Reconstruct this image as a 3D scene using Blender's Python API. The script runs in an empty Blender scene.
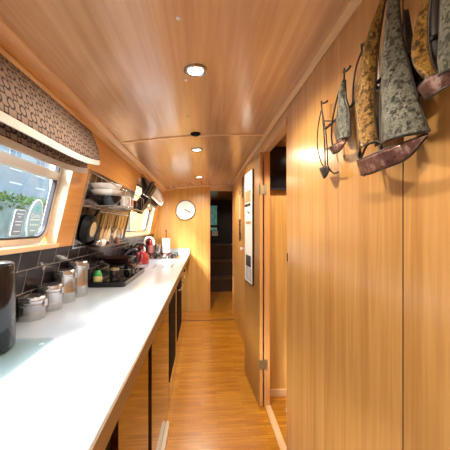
import bpy, bmesh, math, random
from mathutils import Vector, Matrix
random.seed(7)
PI = math.pi
COL = bpy.context.scene.collection

# ------------------------------------------------------------------ materials
def nmat(name):
    m = bpy.data.materials.new(name); m.use_nodes = True
    nt = m.node_tree
    return m, nt, nt.nodes['Principled BSDF']

def plain(name, col, rough=.5, metal=0., coat=0., noise=0., nscale=30., bump=0., emit=0.):
    m, nt, b = nmat(name)
    b.inputs['Roughness'].default_value = rough
    b.inputs['Metallic'].default_value = metal
    b.inputs['Coat Weight'].default_value = coat
    b.inputs['Coat Roughness'].default_value = .05
    b.inputs['Base Color'].default_value = (*col, 1)
    tc = nt.nodes.new('ShaderNodeTexCoord')
    n = nt.nodes.new('ShaderNodeTexNoise'); n.inputs['Scale'].default_value = nscale; n.inputs['Detail'].default_value = 5
    nt.links.new(tc.outputs['Object'], n.inputs['Vector'])
    r = nt.nodes.new('ShaderNodeValToRGB')
    k = max(noise, .02)
    r.color_ramp.elements[0].position = .3; r.color_ramp.elements[1].position = .7
    r.color_ramp.elements[0].color = (*[c*(1-k) for c in col], 1)
    r.color_ramp.elements[1].color = (*[min(1, c*(1+k)) for c in col], 1)
    nt.links.new(n.outputs['Fac'], r.inputs['Fac']); nt.links.new(r.outputs['Color'], b.inputs['Base Color'])
    if bump:
        bp = nt.nodes.new('ShaderNodeBump'); bp.inputs['Strength'].default_value = bump; bp.inputs['Distance'].default_value = .002
        nt.links.new(n.outputs['Fac'], bp.inputs['Height']); nt.links.new(bp.outputs['Normal'], b.inputs['Normal'])
    if emit:
        b.inputs['Emission Color'].default_value = (*col, 1); b.inputs['Emission Strength'].default_value = emit
    return m

def wood(name, dark, light, axis='z', rough=.35, fine=60., plank=None, pamt=.12, coat=.3, coarse=4.):
    """grain runs along axis; plank = (axis letter, width) gives each board its own tone"""
    m, nt, b = nmat(name)
    L = nt.links.new
    tc = nt.nodes.new('ShaderNodeTexCoord')
    mp = nt.nodes.new('ShaderNodeMapping')
    s = {'x': (.035, 1, 1), 'y': (1, .035, 1), 'z': (1, 1, .035)}[axis]
    mp.inputs['Scale'].default_value = s
    L(tc.outputs['Object'], mp.inputs['Vector'])
    n1 = nt.nodes.new('ShaderNodeTexNoise'); n1.inputs['Scale'].default_value = fine; n1.inputs['Detail'].default_value = 7
    n1.inputs['Roughness'].default_value = .65; n1.inputs['Distortion'].default_value = .4
    n2 = nt.nodes.new('ShaderNodeTexNoise'); n2.inputs['Scale'].default_value = coarse*2.2; n2.inputs['Detail'].default_value = 3
    n2.inputs['Distortion'].default_value = 1.2
    L(mp.outputs['Vector'], n1.inputs['Vector']); L(mp.outputs['Vector'], n2.inputs['Vector'])
    # cathedral figure: sine of a warped distance
    mul = nt.nodes.new('ShaderNodeMath'); mul.operation = 'MULTIPLY'; mul.inputs[1].default_value = 55
    sn = nt.nodes.new('ShaderNodeMath'); sn.operation = 'SINE'
    L(n2.outputs['Fac'], mul.inputs[0]); L(mul.outputs[0], sn.inputs[0])
    m1 = nt.nodes.new('ShaderNodeMath'); m1.operation = 'MULTIPLY_ADD'; m1.inputs[1].default_value = .06
    L(sn.outputs[0], m1.inputs[0]); L(n1.outputs['Fac'], m1.inputs[2])
    last = m1.outputs[0]
    if plank:
        sep = nt.nodes.new('ShaderNodeSeparateXYZ'); L(tc.outputs['Object'], sep.inputs[0])
        d = nt.nodes.new('ShaderNodeMath'); d.operation = 'DIVIDE'; d.inputs[1].default_value = plank[1]
        L(sep.outputs[plank[0].upper()], d.inputs[0])
        f = nt.nodes.new('ShaderNodeMath'); f.operation = 'FLOOR'; L(d.outputs[0], f.inputs[0])
        w = nt.nodes.new('ShaderNodeTexWhiteNoise'); w.noise_dimensions = '1D'; L(f.outputs[0], w.inputs['W'])
        a = nt.nodes.new('ShaderNodeMath'); a.operation = 'MULTIPLY_ADD'; a.inputs[1].default_value = pamt*2
        sb = nt.nodes.new('ShaderNodeMath'); sb.operation = 'SUBTRACT'; sb.inputs[1].default_value = .5
        L(w.outputs['Value'], sb.inputs[0]); L(sb.outputs[0], a.inputs[0]); L(last, a.inputs[2]); last = a.outputs[0]
    r = nt.nodes.new('ShaderNodeValToRGB')
    r.color_ramp.elements[0].position = .2; r.color_ramp.elements[1].position = .8
    r.color_ramp.elements[0].color = (*dark, 1); r.color_ramp.elements[1].color = (*light, 1)
    L(last, r.inputs['Fac']); L(r.outputs['Color'], b.inputs['Base Color'])
    b.inputs['Roughness'].default_value = rough
    b.inputs['Coat Weight'].default_value = coat; b.inputs['Coat Roughness'].default_value = .18
    bp = nt.nodes.new('ShaderNodeBump'); bp.inputs['Strength'].default_value = .12; bp.inputs['Distance'].default_value = .001
    L(n1.outputs['Fac'], bp.inputs['Height']); L(bp.outputs['Normal'], b.inputs['Normal'])
    return m

def brickmat(name, c1, c2, mortar, ax_u, ax_v, bw, rh, msize, ou, ov, rough, coat=0., offset=.5, grain=None, bump=.3):
    m, nt, b = nmat(name); L = nt.links.new
    tc = nt.nodes.new('ShaderNodeTexCoord'); sep = nt.nodes.new('ShaderNodeSeparateXYZ'); L(tc.outputs['Object'], sep.inputs[0])
    au = nt.nodes.new('ShaderNodeMath'); au.inputs[1].default_value = ou; L(sep.outputs[ax_u], au.inputs[0])
    av = nt.nodes.new('ShaderNodeMath'); av.inputs[1].default_value = ov; L(sep.outputs[ax_v], av.inputs[0])
    cb = nt.nodes.new('ShaderNodeCombineXYZ'); L(au.outputs[0], cb.inputs[0]); L(av.outputs[0], cb.inputs[1])
    br = nt.nodes.new('ShaderNodeTexBrick'); br.offset = offset; br.offset_frequency = 2
    br.inputs['Scale'].default_value = 1; br.inputs['Brick Width'].default_value = bw; br.inputs['Row Height'].default_value = rh
    br.inputs['Mortar Size'].default_value = msize; br.inputs['Mortar Smooth'].default_value = .2
    br.inputs['Color1'].default_value = (*c1, 1); br.inputs['Color2'].default_value = (*c2, 1); br.inputs['Mortar'].default_value = (*mortar, 1)
    L(cb.outputs[0], br.inputs['Vector'])
    col = br.outputs['Color']
    if grain:
        mp = nt.nodes.new('ShaderNodeMapping'); mp.inputs['Scale'].default_value = grain
        L(tc.outputs['Object'], mp.inputs['Vector'])
        n = nt.nodes.new('ShaderNodeTexNoise'); n.inputs['Scale'].default_value = 1; n.inputs['Detail'].default_value = 6
        L(mp.outputs[0], n.inputs['Vector'])
        mx = nt.nodes.new('ShaderNodeMix'); mx.data_type = 'RGBA'; mx.blend_type = 'MULTIPLY'; mx.inputs['Factor'].default_value = .8
        r = nt.nodes.new('ShaderNodeValToRGB'); r.color_ramp.elements[0].position = .3; r.color_ramp.elements[1].position = .6
        r.color_ramp.elements[0].color = (.66, .58, .50, 1); r.color_ramp.elements[1].color = (1, 1, 1, 1)
        L(n.outputs['Fac'], r.inputs['Fac']); L(col, mx.inputs[6]); L(r.outputs['Color'], mx.inputs[7]); col = mx.outputs[2]
    L(col, b.inputs['Base Color'])
    b.inputs['Roughness'].default_value = rough; b.inputs['Coat Weight'].default_value = coat; b.inputs['Coat Roughness'].default_value = .1
    bp = nt.nodes.new('ShaderNodeBump'); bp.inputs['Strength'].default_value = bump; bp.inputs['Distance'].default_value = .002
    bp.invert = True
    L(br.outputs['Fac'], bp.inputs['Height']); L(bp.outputs['Normal'], b.inputs['Normal'])
    return m

def glassmat(name, tint=(1, 1, 1), refl=.08):
    m = bpy.data.materials.new(name); m.use_nodes = True; nt = m.node_tree
    for n in list(nt.nodes): nt.nodes.remove(n)
    o = nt.nodes.new('ShaderNodeOutputMaterial'); t = nt.nodes.new('ShaderNodeBsdfTransparent'); g = nt.nodes.new('ShaderNodeBsdfGlossy')
    t.inputs['Color'].default_value = (*tint, 1); g.inputs['Roughness'].default_value = .02
    f = nt.nodes.new('ShaderNodeLayerWeight'); p5 = nt.nodes.new('ShaderNodeMath'); p5.operation = 'POWER'; p5.inputs[1].default_value = 5
    ma = nt.nodes.new('ShaderNodeMath'); ma.operation = 'MULTIPLY_ADD'; ma.inputs[1].default_value = .6; ma.inputs[2].default_value = refl*.4
    nt.links.new(f.outputs['Facing'], p5.inputs[0]); nt.links.new(p5.outputs[0], ma.inputs[0])
    mx = nt.nodes.new('ShaderNodeMixShader')
    nt.links.new(ma.outputs[0], mx.inputs[0]); nt.links.new(t.outputs[0], mx.inputs[1]); nt.links.new(g.outputs[0], mx.inputs[2])
    nt.links.new(mx.outputs[0], o.inputs['Surface'])
    return m

def metalpatina(name, cols, rough=.45, scale=45., metal=.75):
    m, nt, b = nmat(name); L = nt.links.new
    tc = nt.nodes.new('ShaderNodeTexCoord')
    n = nt.nodes.new('ShaderNodeTexNoise'); n.inputs['Scale'].default_value = scale; n.inputs['Detail'].default_value = 8; n.inputs['Roughness'].default_value = .7
    L(tc.outputs['Object'], n.inputs['Vector'])
    r = nt.nodes.new('ShaderNodeValToRGB')
    e = r.color_ramp.elements
    pos = [.34 + .32*i/(len(cols)-1) for i in range(len(cols))]
    e[0].position = pos[0]; e[0].color = (*cols[0], 1); e[1].position = pos[-1]; e[1].color = (*cols[-1], 1)
    for p, c in zip(pos[1:-1], cols[1:-1]):
        q = e.new(p); q.color = (*c, 1)
    L(n.outputs['Fac'], r.inputs['Fac']); L(r.outputs['Color'], b.inputs['Base Color'])
    b.inputs['Metallic'].default_value = metal; b.inputs['Roughness'].default_value = rough
    bp = nt.nodes.new('ShaderNodeBump'); bp.inputs['Strength'].default_value = .9; bp.inputs['Distance'].default_value = .006
    L(n.outputs['Fac'], bp.inputs['Height']); L(bp.outputs['Normal'], b.inputs['Normal'])
    return m

def latticemat(name):
    """blind cloth: dark brown ring-and-cross lattice on taupe"""
    m, nt, b = nmat(name); L = nt.links.new
    uv = nt.nodes.new('ShaderNodeUVMap'); uv.uv_map = 'UVMap'
    sep = nt.nodes.new('ShaderNodeSeparateXYZ'); L(uv.outputs[0], sep.inputs[0])
    def M(op, a, bb=None, c=None):
        n = nt.nodes.new('ShaderNodeMath'); n.operation = op
        for i, v in enumerate((a, bb, c)):
            if v is None: continue
            if isinstance(v, (int, float)): n.inputs[i].default_value = v
            else: L(v, n.inputs[i])
        return n.outputs[0]
    P = .056
    u = M('DIVIDE', sep.outputs['X'], P); v = M('DIVIDE', sep.outputs['Y'], P)
    def cell(uu, vv):
        a = M('ABSOLUTE', M('SUBTRACT', M('FRACT', uu), .5)); c = M('ABSOLUTE', M('SUBTRACT', M('FRACT', vv), .5))
        return a, c
    a, c = cell(u, v)
    oct1 = M('MAXIMUM', M('MAXIMUM', a, c), M('MULTIPLY', M('ADD', a, c), .74))       # octagon distance, centre of cell
    ring = M('LESS_THAN', M('ABSOLUTE', M('SUBTRACT', oct1, .27)), .055)
    a2, c2 = cell(M('ADD', u, .5), M('ADD', v, .5))
    oct2 = M('MAXIMUM', a2, c2)
    ring2 = M('LESS_THAN', M('ABSOLUTE', M('SUBTRACT', oct2, .16)), .042)
    diag = M('MULTIPLY', M('LESS_THAN', M('ABSOLUTE', M('SUBTRACT', a, c)), .05), M('GREATER_THAN', oct1, .27))
    diag = M('MULTIPLY', diag, M('GREATER_THAN', oct2, .16))
    lines = M('MINIMUM', M('ADD', M('ADD', ring, ring2), diag), 1.)
    mx = nt.nodes.new('ShaderNodeMix'); mx.data_type = 'RGBA'
    mx.inputs[6].default_value = (.24, .17, .13, 1); mx.inputs[7].default_value = (.025, .010, .010, 1)
    L(lines, mx.inputs[0])
    L(mx.outputs[2], b.inputs['Base Color']); b.inputs['Roughness'].default_value = .85
    return m

WALL = wood('wall veneer', (.46, .205, .045), (.72, .395, .130), 'z', rough=.28, fine=34., plank=('y', .083), pamt=.10)
WALLB = wood('darker wall veneer', (.42, .19, .055), (.60, .31, .11), 'z', rough=.4, plank=('y', .2), pamt=.04)
ENDW = wood('end wall veneer', (.52, .27, .06), (.78, .47, .15), 'z', rough=.30, fine=34., plank=('x', .31), pamt=.04)
LEFTW = wood('left wall veneer', (.50, .20, .04), (.68, .32, .08), 'y', rough=.4, fine=30.)
CEIL = wood('ceiling veneer', (.52, .30, .145), (.76, .49, .275), 'y', rough=.20, fine=36., plank=('x', .305), pamt=.05, coat=.6, coarse=2.5)
TRIM = wood('trim wood', (.62, .36, .16), (.84, .56, .30), 'y', rough=.35)
TRIMX = wood('trim wood across', (.66, .40, .19), (.86, .60, .34), 'x', rough=.35)
TRIMZ = wood('trim wood upright', (.52, .22, .06), (.72, .38, .13), 'z', rough=.35)
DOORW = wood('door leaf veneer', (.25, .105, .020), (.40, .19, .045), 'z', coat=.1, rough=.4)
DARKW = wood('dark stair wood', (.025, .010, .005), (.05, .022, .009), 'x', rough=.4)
PALEW = wood('pale wood', (.66, .50, .33), (.84, .70, .52), 'y', rough=.4)
EDGEW = wood('worktop edge wood', (.17, .105, .052), (.27, .175, .095), 'y', rough=.45)
SPOONW = wood('spoon wood', (.50, .28, .12), (.70, .44, .22), 'z', rough=.5)
CABW = wood('cupboard door veneer', (.035, .013, .003), (.07, .028, .008), 'z', rough=.10, coat=.6)
for n_ in CABW.node_tree.nodes:
    if n_.type == 'BSDF_PRINCIPLED': n_.inputs['Coat Roughness'].default_value = .04
FLOOR = brickmat('bamboo floor', (.46, .175, .008), (.60, .26, .020), (.25, .085, .006), 'X', 'Y', .30, .030, .0009, 5., 10., .27, coat=.25, offset=.37, grain=(6, 70, 1), bump=.15)
TILE = brickmat('black wall tile', (.008, .006, .007), (.014, .010, .012), (.20, .18, .16), 'Y', 'Z', .15, .105, .0022, -1.293+.15*30, -1.112+.105*21, .22, coat=.0, bump=.5)
STEEL = plain('brushed steel', (.50, .50, .50), .22, .95, noise=.05, nscale=80)
CHROME = plain('chrome', (.62, .62, .63), .16, .92)
IRON = plain('dark iron', (.045, .036, .030), .45, .8, noise=.3, nscale=50, bump=.3)
BLACK = plain('black plastic', (.012, .012, .014), .35)
BLACKG = plain('black gloss', (.006, .006, .009), .14)
MATTEB = plain('matt black', (.008, .007, .007), .7)
for m_ in (BLACK, MATTEB, TILE):
    for n_ in m_.node_tree.nodes:
        if n_.type == 'BSDF_PRINCIPLED': n_.inputs['Specular IOR Level'].default_value = .12
WHITE = plain('white ceramic', (.90, .90, .89), .18, coat=.5)
WPLAS = plain('white plastic', (.80, .79, .77), .4)
WTOP = plain('pale grey laminate', (.43, .485, .54), .20, noise=.02, nscale=200, coat=.15)
PAPER = plain('white paper', (.92, .92, .90), .8)
RED = plain('red enamel', (.36, .015, .025), .15, coat=.7)
PINK = plain('pink ceramic', (.55, .22, .20), .3)
GREEN = plain('green plastic', (.03, .30, .07), .4)
YELLOW = plain('yellow sponge', (.72, .50, .10), .8, noise=.2, bump=.5)
BRASS = plain('worn brass', (.36, .28, .15), .4, .7, noise=.2)
CREAM = plain('cream felt', (.62, .46, .25), .8)
CLOTH = latticemat('lattice cloth')
BTRIM = plain('white braid', (.60, .58, .54), .85, noise=.1, nscale=150)
ALU = plain('window aluminium', (.62, .56, .50), .35, .35)
RUBBER = plain('window rubber', (.02, .02, .03), .6)
GLASS = glassmat('window glass')
BOARDG = glassmat('cutting board glass', (.93, .985, .975))
COPPER = metalpatina('copper patina', [(.02, .008, .007), (.15, .055, .04), (.26, .12, .09), (.60, .44, .37)], .28, 30.)
GOLD = metalpatina('gold patina', [(.012, .008, .003), (.11, .055, .008), (.34, .18, .028), (.03, .02, .008)], .28, 75.)
VERD = metalpatina('verdigris patina', [(.010, .009, .007), (.05, .05, .035), (.20, .20, .15), (.02, .018, .014)], .34, 80., .7)
LAMPM = plain('lamp lens', (1., .93, .82), .4, emit=9.)

# ------------------------------------------------------------------ mesh helpers
def box(bm, x0, x1, y0, y1, z0, z1, M=None):
    vs = [bm.verts.new(Vector(p)) for p in ((x0,y0,z0),(x1,y0,z0),(x1,y1,z0),(x0,y1,z0),(x0,y0,z1),(x1,y0,z1),(x1,y1,z1),(x0,y1,z1))]
    for f in ((3,2,1,0),(4,5,6,7),(0,1,5,4),(1,2,6,5),(2,3,7,6),(3,0,4,7)): bm.faces.new([vs[i] for i in f])
    if M is not None:
        for v in vs: v.co = M @ v.co
    return bm

def tube(bm, pts, r, n=8, closed=False):
    pts = [Vector(p) for p in pts]; rings = []
    rr = r if isinstance(r, (list, tuple)) else [r]*len(pts)
    prev = None
    for i, p in enumerate(pts):
        if closed: t = pts[(i+1) % len(pts)] - pts[i-1]
        else: t = pts[min(i+1, len(pts)-1)] - pts[max(i-1, 0)]
        t.normalize()
        if prev is None:
            a = t.orthogonal().normalized()
        else:
            a = prev - t*prev.dot(t)
            a = a.normalized() if a.length > 1e-6 else t.orthogonal().normalized()
        prev = a; b = t.cross(a)
        rings.append([bm.verts.new(p + (a*math.cos(2*PI*k/n) + b*math.sin(2*PI*k/n))*rr[i]) for k in range(n)])
    m = len(rings)
    for i in range(m if closed else m-1):
        A, B = rings[i], rings[(i+1) % m]
        for k in range(n): bm.faces.new((A[k], A[(k+1) % n], B[(k+1) % n], B[k]))
    if not closed:
        bm.faces.new(rings[0][::-1]); bm.faces.new(rings[-1])
    return bm

def lathe(bm, prof, c=(0,0,0), n=32, M=None):
    """prof = [(r, z)...] ; r = 0 closes"""
    c = Vector(c); rings = []; new = []
    for r, z in prof:
        if r < 1e-6:
            v = bm.verts.new(Vector((0,0,z))); rings.append([v]); new.append(v)
        else:
            g = [bm.verts.new(Vector((r*math.cos(2*PI*k/n), r*math.sin(2*PI*k/n), z))) for k in range(n)]
            rings.append(g); new += g
    for A, B in zip(rings, rings[1:]):
        for k in range(n):
            k2 = (k+1) % n
            if len(A) == 1 and len(B) == 1: continue
            if len(A) == 1: bm.faces.new((A[0], B[k2], B[k]))
            elif len(B) == 1: bm.faces.new((A[k], A[k2], B[0]))
            else: bm.faces.new((A[k], A[k2], B[k2], B[k]))
    for v in new:
        if M is not None: v.co = M @ v.co
        v.co += c
    return bm

def prism(bm, poly, a0, a1, axis='y'):
    """poly = 2-D outline in the two other axes, extruded from a0 to a1"""
    def P(u, v, a): return {'y': (u, a, v), 'x': (a, u, v), 'z': (u, v, a)}[axis]
    A = [bm.verts.new(P(u, v, a0)) for u, v in poly]; B = [bm.verts.new(P(u, v, a1)) for u, v in poly]
    n = len(poly)
    bm.faces.new(A); bm.faces.new(B[::-1])
    for i in range(n): bm.faces.new((A[i], B[i], B[(i+1) % n], A[(i+1) % n]))
    return bm

def nb(): return bmesh.new()

def origin(o):
    v = Vector((0,0,0))
    while o is not None: v = v + o.location; o = o.parent
    return v

def obj(name, bm, mat, parent=None, loc=None, smooth=None, bevel=0., solid=0., sub=0):
    bmesh.ops.recalc_face_normals(bm, faces=bm.faces)
    me = bpy.data.meshes.new(name); bm.to_mesh(me); bm.free()
    o = bpy.data.objects.new(name, me); COL.objects.link(o)
    if parent is not None:
        me.transform(Matrix.Translation(-origin(parent))); o.parent = parent
    else:
        if loc is None:
            n = len(me.vertices)
            loc = (sum(v.co.x for v in me.vertices)/n, sum(v.co.y for v in me.vertices)/n, min(v.co.z for v in me.vertices))
        if loc == 0: loc = (0,0,0)
        me.transform(Matrix.Translation(-Vector(loc))); o.location = loc
    me.materials.append(mat)
    if smooth is not None:
        for p in me.polygons: p.use_smooth = True
        try: me.set_sharp_from_angle(angle=math.radians(smooth))
        except Exception: pass
    if solid:
        s = o.modifiers.new('s', 'SOLIDIFY'); s.thickness = solid; s.offset = 0
    if sub:
        s = o.modifiers.new('u', 'SUBSURF'); s.levels = sub; s.render_levels = sub
    if bevel:
        b = o.modifiers.new('b', 'BEVEL'); b.width = bevel; b.segments = 2; b.limit_method = 'ANGLE'; b.angle_limit = math.radians(40)
    return o

def thing(name, label, cat, loc, group=None):
    o = bpy.data.objects.new(name, None); COL.objects.link(o); o.location = loc; o.empty_display_size = .05
    o['label'] = label; o['category'] = cat
    if group: o['group'] = group
    return o

def tag(o, label, cat, group=None, kind=None):
    o['label'] = label; o['category'] = cat
    if group: o['group'] = group
    if kind: o['kind'] = kind
    return o

def struct(o, label=None):
    o['kind'] = 'structure'
    if label: o['label'] = label
    return o

def dup(root, loc, label=None):
    r = root.copy(); COL.objects.link(r); r.location = loc
    if label: r['label'] = label
    for ch in list(root.children):
        c = ch.copy(); COL.objects.link(c); c.parent = r
        for g in list(ch.children):
            d = g.copy(); COL.objects.link(d); d.parent = c
    return r

def textmesh(s, size):
    cu = bpy.data.curves.new('t', 'FONT'); cu.body = s; cu.size = size; cu.align_x = 'CENTER'; cu.align_y = 'CENTER'
    o = bpy.data.objects.new('t', cu); COL.objects.link(o)
    dg = bpy.context.evaluated_depsgraph_get()
    me = bpy.data.meshes.new_from_object(o.evaluated_get(dg))
    bpy.data.objects.remove(o); bpy.data.curves.remove(cu)
    b = nb(); b.from_mesh(me); bpy.data.meshes.remove(me)
    return b

# ------------------------------------------------------------------ frame of reference
EYE = 1.298; F = 300.; YAW = math.atan(22/300)
RX = .448                                        # corridor wall
def lw(z, off=0.): return -.727 + .226*(z-EYE) + off          # leaning cabin side; off > 0 is into the room
def ceil_z(x): return EYE + .655 - .085*(x-.4)**2
def on_x(px, py, x):                              # a point on a wall plane x = const
    k = (px-203)/x; D = F/k
    return Vector((x, D*1.0027 - x*.0733, EYE + (227-py)/k))
Y0, YE = -2.6, 4.66

# ------------------------------------------------------------------ setting
b = nb(); box(b, -1.1, 1.25, Y0, 8.0, -.05, 0); struct(obj('floor', b, FLOOR, loc=0))
b = nb()
xs = [-.66 + i*(1.25+.66)/24 for i in range(25)]
A = [b.verts.new((x, Y0, ceil_z(x))) for x in xs]; B = [b.verts.new((x, 8.0, ceil_z(x))) for x in xs]
A2 = [b.verts.new((x, Y0, ceil_z(x)+.05)) for x in xs]; B2 = [b.verts.new((x, 8.0, ceil_z(x)+.05)) for x in xs]
for i in range(24):
    b.faces.new((A[i], A[i+1], B[i+1], B[i])); b.faces.new((A2[i], B2[i], B2[i+1], A2[i+1]))
    b.faces.new((A[i], A2[i], A2[i+1], A[i+1])); b.faces.new((B[i], B[i+1], B2[i+1], B2[i]))
b.faces.new((A[0], B[0], B2[0], A2[0])); b.faces.new((A[-1], A2[-1], B2[-1], B[-1]))
struct(obj('ceiling', b, CEIL, loc=0, smooth=30))

WZ0, WZ1 = 1.215, 1.775
WINS = [(-1.75, -.25), (.25, 1.585), (2.95, 4.25)]
ys = [Y0] + [v for w in WINS for v in w] + [8.0]
zs = [-.05, WZ0, WZ1, 1.90]
TH = .075
b = nb()
def hole(i, j): return i in (1, 3, 5) and j == 1
def VV(y, z, o): return b.verts.new((lw(z, o), y, z))
for i in range(len(ys)-1):
    for j in range(3):
        if hole(i, j): continue
        y0, y1, z0, z1 = ys[i], ys[i+1], zs[j], zs[j+1]
        for o in (0, -TH): b.faces.new([VV(y0,z0,o), VV(y1,z0,o), VV(y1,z1,o), VV(y0,z1,o)])
        for (di, dj, e) in ((-1,0,((y0,z0),(y0,z1))), (1,0,((y1,z0),(y1,z1))), (0,-1,((y0,z0),(y1,z0))), (0,1,((y0,z1),(y1,z1)))):
            ii, jj = i+di, j+dj
            if ii < 0 or jj < 0 or ii >= len(ys)-1 or jj >= 3 or hole(ii, jj):
                (a, c), (d, e2) = e
                b.faces.new([VV(a,c,0), VV(d,e2,0), VV(d,e2,-TH), VV(a,c,-TH)])
bmesh.ops.remove_doubles(b, verts=b.verts, dist=1e-5)
struct(obj('wall_left', b, LEFTW, loc=0))

# corridor wall with doorway
DY0, DY1, DZ = 1.572, 2.135, 1.838
b = nb(); box(b, RX, RX+.03, Y0, DY0, 0, 1.97); struct(obj('wall_right', b, WALL, loc=0))
b = nb(); box(b, RX, RX+.03, DY1, 4.47, 0, 1.97); box(b, RX, RX+.03, DY0, DY1, DZ+.002, 1.97)
struct(obj('wall_right', b, WALLB if False else WALL, loc=0))
b = nb(); box(b, RX-.001, RX+.001, .641, .6435, 0, 1.93); struct(obj('trim_1', b, plain('joint shadow gap', (.06, .03, .015), .8)))
b = nb(); box(b, -1.1, .105, YE, YE+.03, 0, 1.97); struct(obj('wall_end', b, ENDW, loc=0))
b = nb(); box(b, .075, .105, YE+.03, 7.4, 0, 1.97); struct(obj('wall_passage', b, WALLB, loc=0))
b = nb(); box(b, -1.1, 1.25, Y0-.03, Y0, -.05, 1.99); struct(obj('wall_back', b, WALL, loc=0))
b = nb(); box(b, 1.22, 1.25, Y0, 8.0, -.05, 1.97); struct(obj('wall_outer_right', b, WALLB, loc=0))
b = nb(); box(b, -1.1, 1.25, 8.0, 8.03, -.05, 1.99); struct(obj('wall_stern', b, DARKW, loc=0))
b = nb(); box(b, RX+.03, 1.22, 2.27, 2.30, 0, 1.97); struct(obj('wall_side_room', b, ENDW, loc=0))
b = nb(); box(b, RX+.03, 1.22, .30, .33, 0, 1.97); struct(obj('wall_side_room_near', b, ENDW, loc=0))
b = nb(); box(b, RX+.035, 1.22, 2.256, 2.27, 0, .055); struct(obj('baseboard_side_room', b, TRIMX, bevel=.004))
# beads, cornices
b = nb(); prism(b, [(RX, 1.956), (RX, 1.933), (RX-.006, 1.931), (RX-.016, 1.942), (RX-.022, 1.955)], Y0, 4.47); struct(obj('trim_2', b, TRIM))
b = nb(); prism(b, [(lw(1.862), 1.875), (lw(1.838), 1.838), (lw(1.838)+.010, 1.836), (lw(1.85)+.012, 1.85), (-.566, 1.861), (-.556, 1.868), (-.552, 1.885)], Y0, YE); struct(obj('trim_3', b, TRIM, bevel=.002))
b = nb(); prism(b, [(lw(1.838), 1.839), (lw(1.822), 1.822), (lw(1.822)+.006, 1.822), (lw(1.838)+.006, 1.839)], Y0, YE); struct(obj('trim_4', b, TRIM, bevel=.002))
def crossstrip(n, y, w, t, x0=-.60, x1=RX-.004):
    b = nb(); N = 20
    for i in range(N):
        xa = x0+(x1-x0)*i/N; xb = x0+(x1-x0)*(i+1)/N
        v = [b.verts.new(p) for p in ((xa,y,ceil_z(xa)-t),(xb,y,ceil_z(xb)-t),(xb,y+w,ceil_z(xb)-t),(xa,y+w,ceil_z(xa)-t),(xa,y,ceil_z(xa)),(xb,y,ceil_z(xb)),(xb,y+w,ceil_z(xb)),(xa,y+w,ceil_z(xa)))]
        for f in ((0,1,2,3),(4,7,6,5),(0,4,5,1),(3,2,6,7)): b.faces.new([v[q] for q in f])
    bmesh.ops.remove_doubles(b, verts=b.verts, dist=1e-6)
    struct(obj(n, b, TRIMX, smooth=30))
crossstrip('trim_5', 2.09, .028, .005)
crossstrip('trim_6', -.40, .028, .005)
crossstrip('trim_7', YE-.022, .022, .022, x1=.105)
b = nb(); box(b, .105, 1.1, 4.16, 4.19, 0, .004); box(b, -.24, .105, 4.16, 4.19, 0, .004)
struct(obj('trim_8', b, plain('floor strip', (.16, .07, .02), .4), bevel=.001))
# door casing
b = nb(); box(b, RX-.010, RX+.034, DY0-.001, DY1+.02, DZ, DZ+.046); struct(obj('trim_9', b, TRIM, bevel=.004))
b = nb(); box(b, RX-.008, RX+.034, DY1-.002, DY1+.045, 0, DZ+.046); struct(obj('trim_10', b, TRIMZ, bevel=.003))
b = nb(); box(b, RX-.001, RX+.034, DY0-.0, DY0+.012, 0, DZ); struct(obj('trim_11', b, TRIMZ, bevel=.002))
b = nb(); box(b, RX-.002, RX+.04, DY0, DY1, 0, .014); struct(obj('trim_12', b, TRIM, bevel=.004))
b = nb(); box(b, RX-.004, RX+.034, 4.47, 4.50, 0, 1.95); struct(obj('trim_13', b, TRIMZ, bevel=.003))
b = nb(); box(b, .075, .112, YE-.006, YE+.034, 0, 1.94); struct(obj('trim_14', b, TRIMZ, bevel=.003))
b = nb(); box(b, .112, RX+.03, YE-.002, YE+.028, 1.86, 1.96); struct(obj('trim_15', b, TRIMX, bevel=.003))
b = nb(); box(b, RX-.003, RX+.001, DY0-.012, DY0-.002, 1.115, 1.16); tag(obj('strike_plate', b, IRON, bevel=.001), 'small dark latch strike plate on the edge of the open doorway', 'strike plate')

# windows: rounded-corner aluminium frame, transom, panes, sill, linings
def rrect(y0, y1, z0, z1, r, n=6):
    pts = []
    for cy, cz, a0 in ((y1-r, z1-r, 0), (y0+r, z1-r, 90), (y0+r, z0+r, 180), (y1-r, z0+r, 270)):
        for k in range(n+1):
            a = math.radians(a0+90*k/n); pts.append((cy+r*math.cos(a), cz+r*math.sin(a)))
    return pts
def ringmesh(b, outer, inner, o0, o1):
    n = len(outer)
    V = lambda p, o: b.verts.new((lw(p[1], o), p[0], p[1]))
    Oa = [V(p, o0) for p in outer]; Ia = [V(p, o0) for p in inner]; Ob = [V(p, o1) for p in outer]; Ib = [V(p, o1) for p in inner]
    for i in range(n):
        j = (i+1) % n
        b.faces.new((Oa[i], Oa[j], Ia[j], Ia[i])); b.faces.new((Ob[i], Ib[i], Ib[j], Ob[j]))
        b.faces.new((Oa[i], Ob[i], Ob[j], Oa[j])); b.faces.new((Ia[i], Ia[j], Ib[j], Ib[i]))
def slab(b, y0, y1, z0, z1, o0, o1):
    v = [b.verts.new((lw(z, o), y, z)) for o in (o0, o1) for (y, z) in ((y0,z0),(y1,z0),(y1,z1),(y0,z1))]
    for f in ((0,1,2,3),(7,6,5,4),(0,4,5,1),(1,5,6,2),(2,6,7,3),(3,7,4,0)): b.faces.new([v[q] for q in f])
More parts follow.
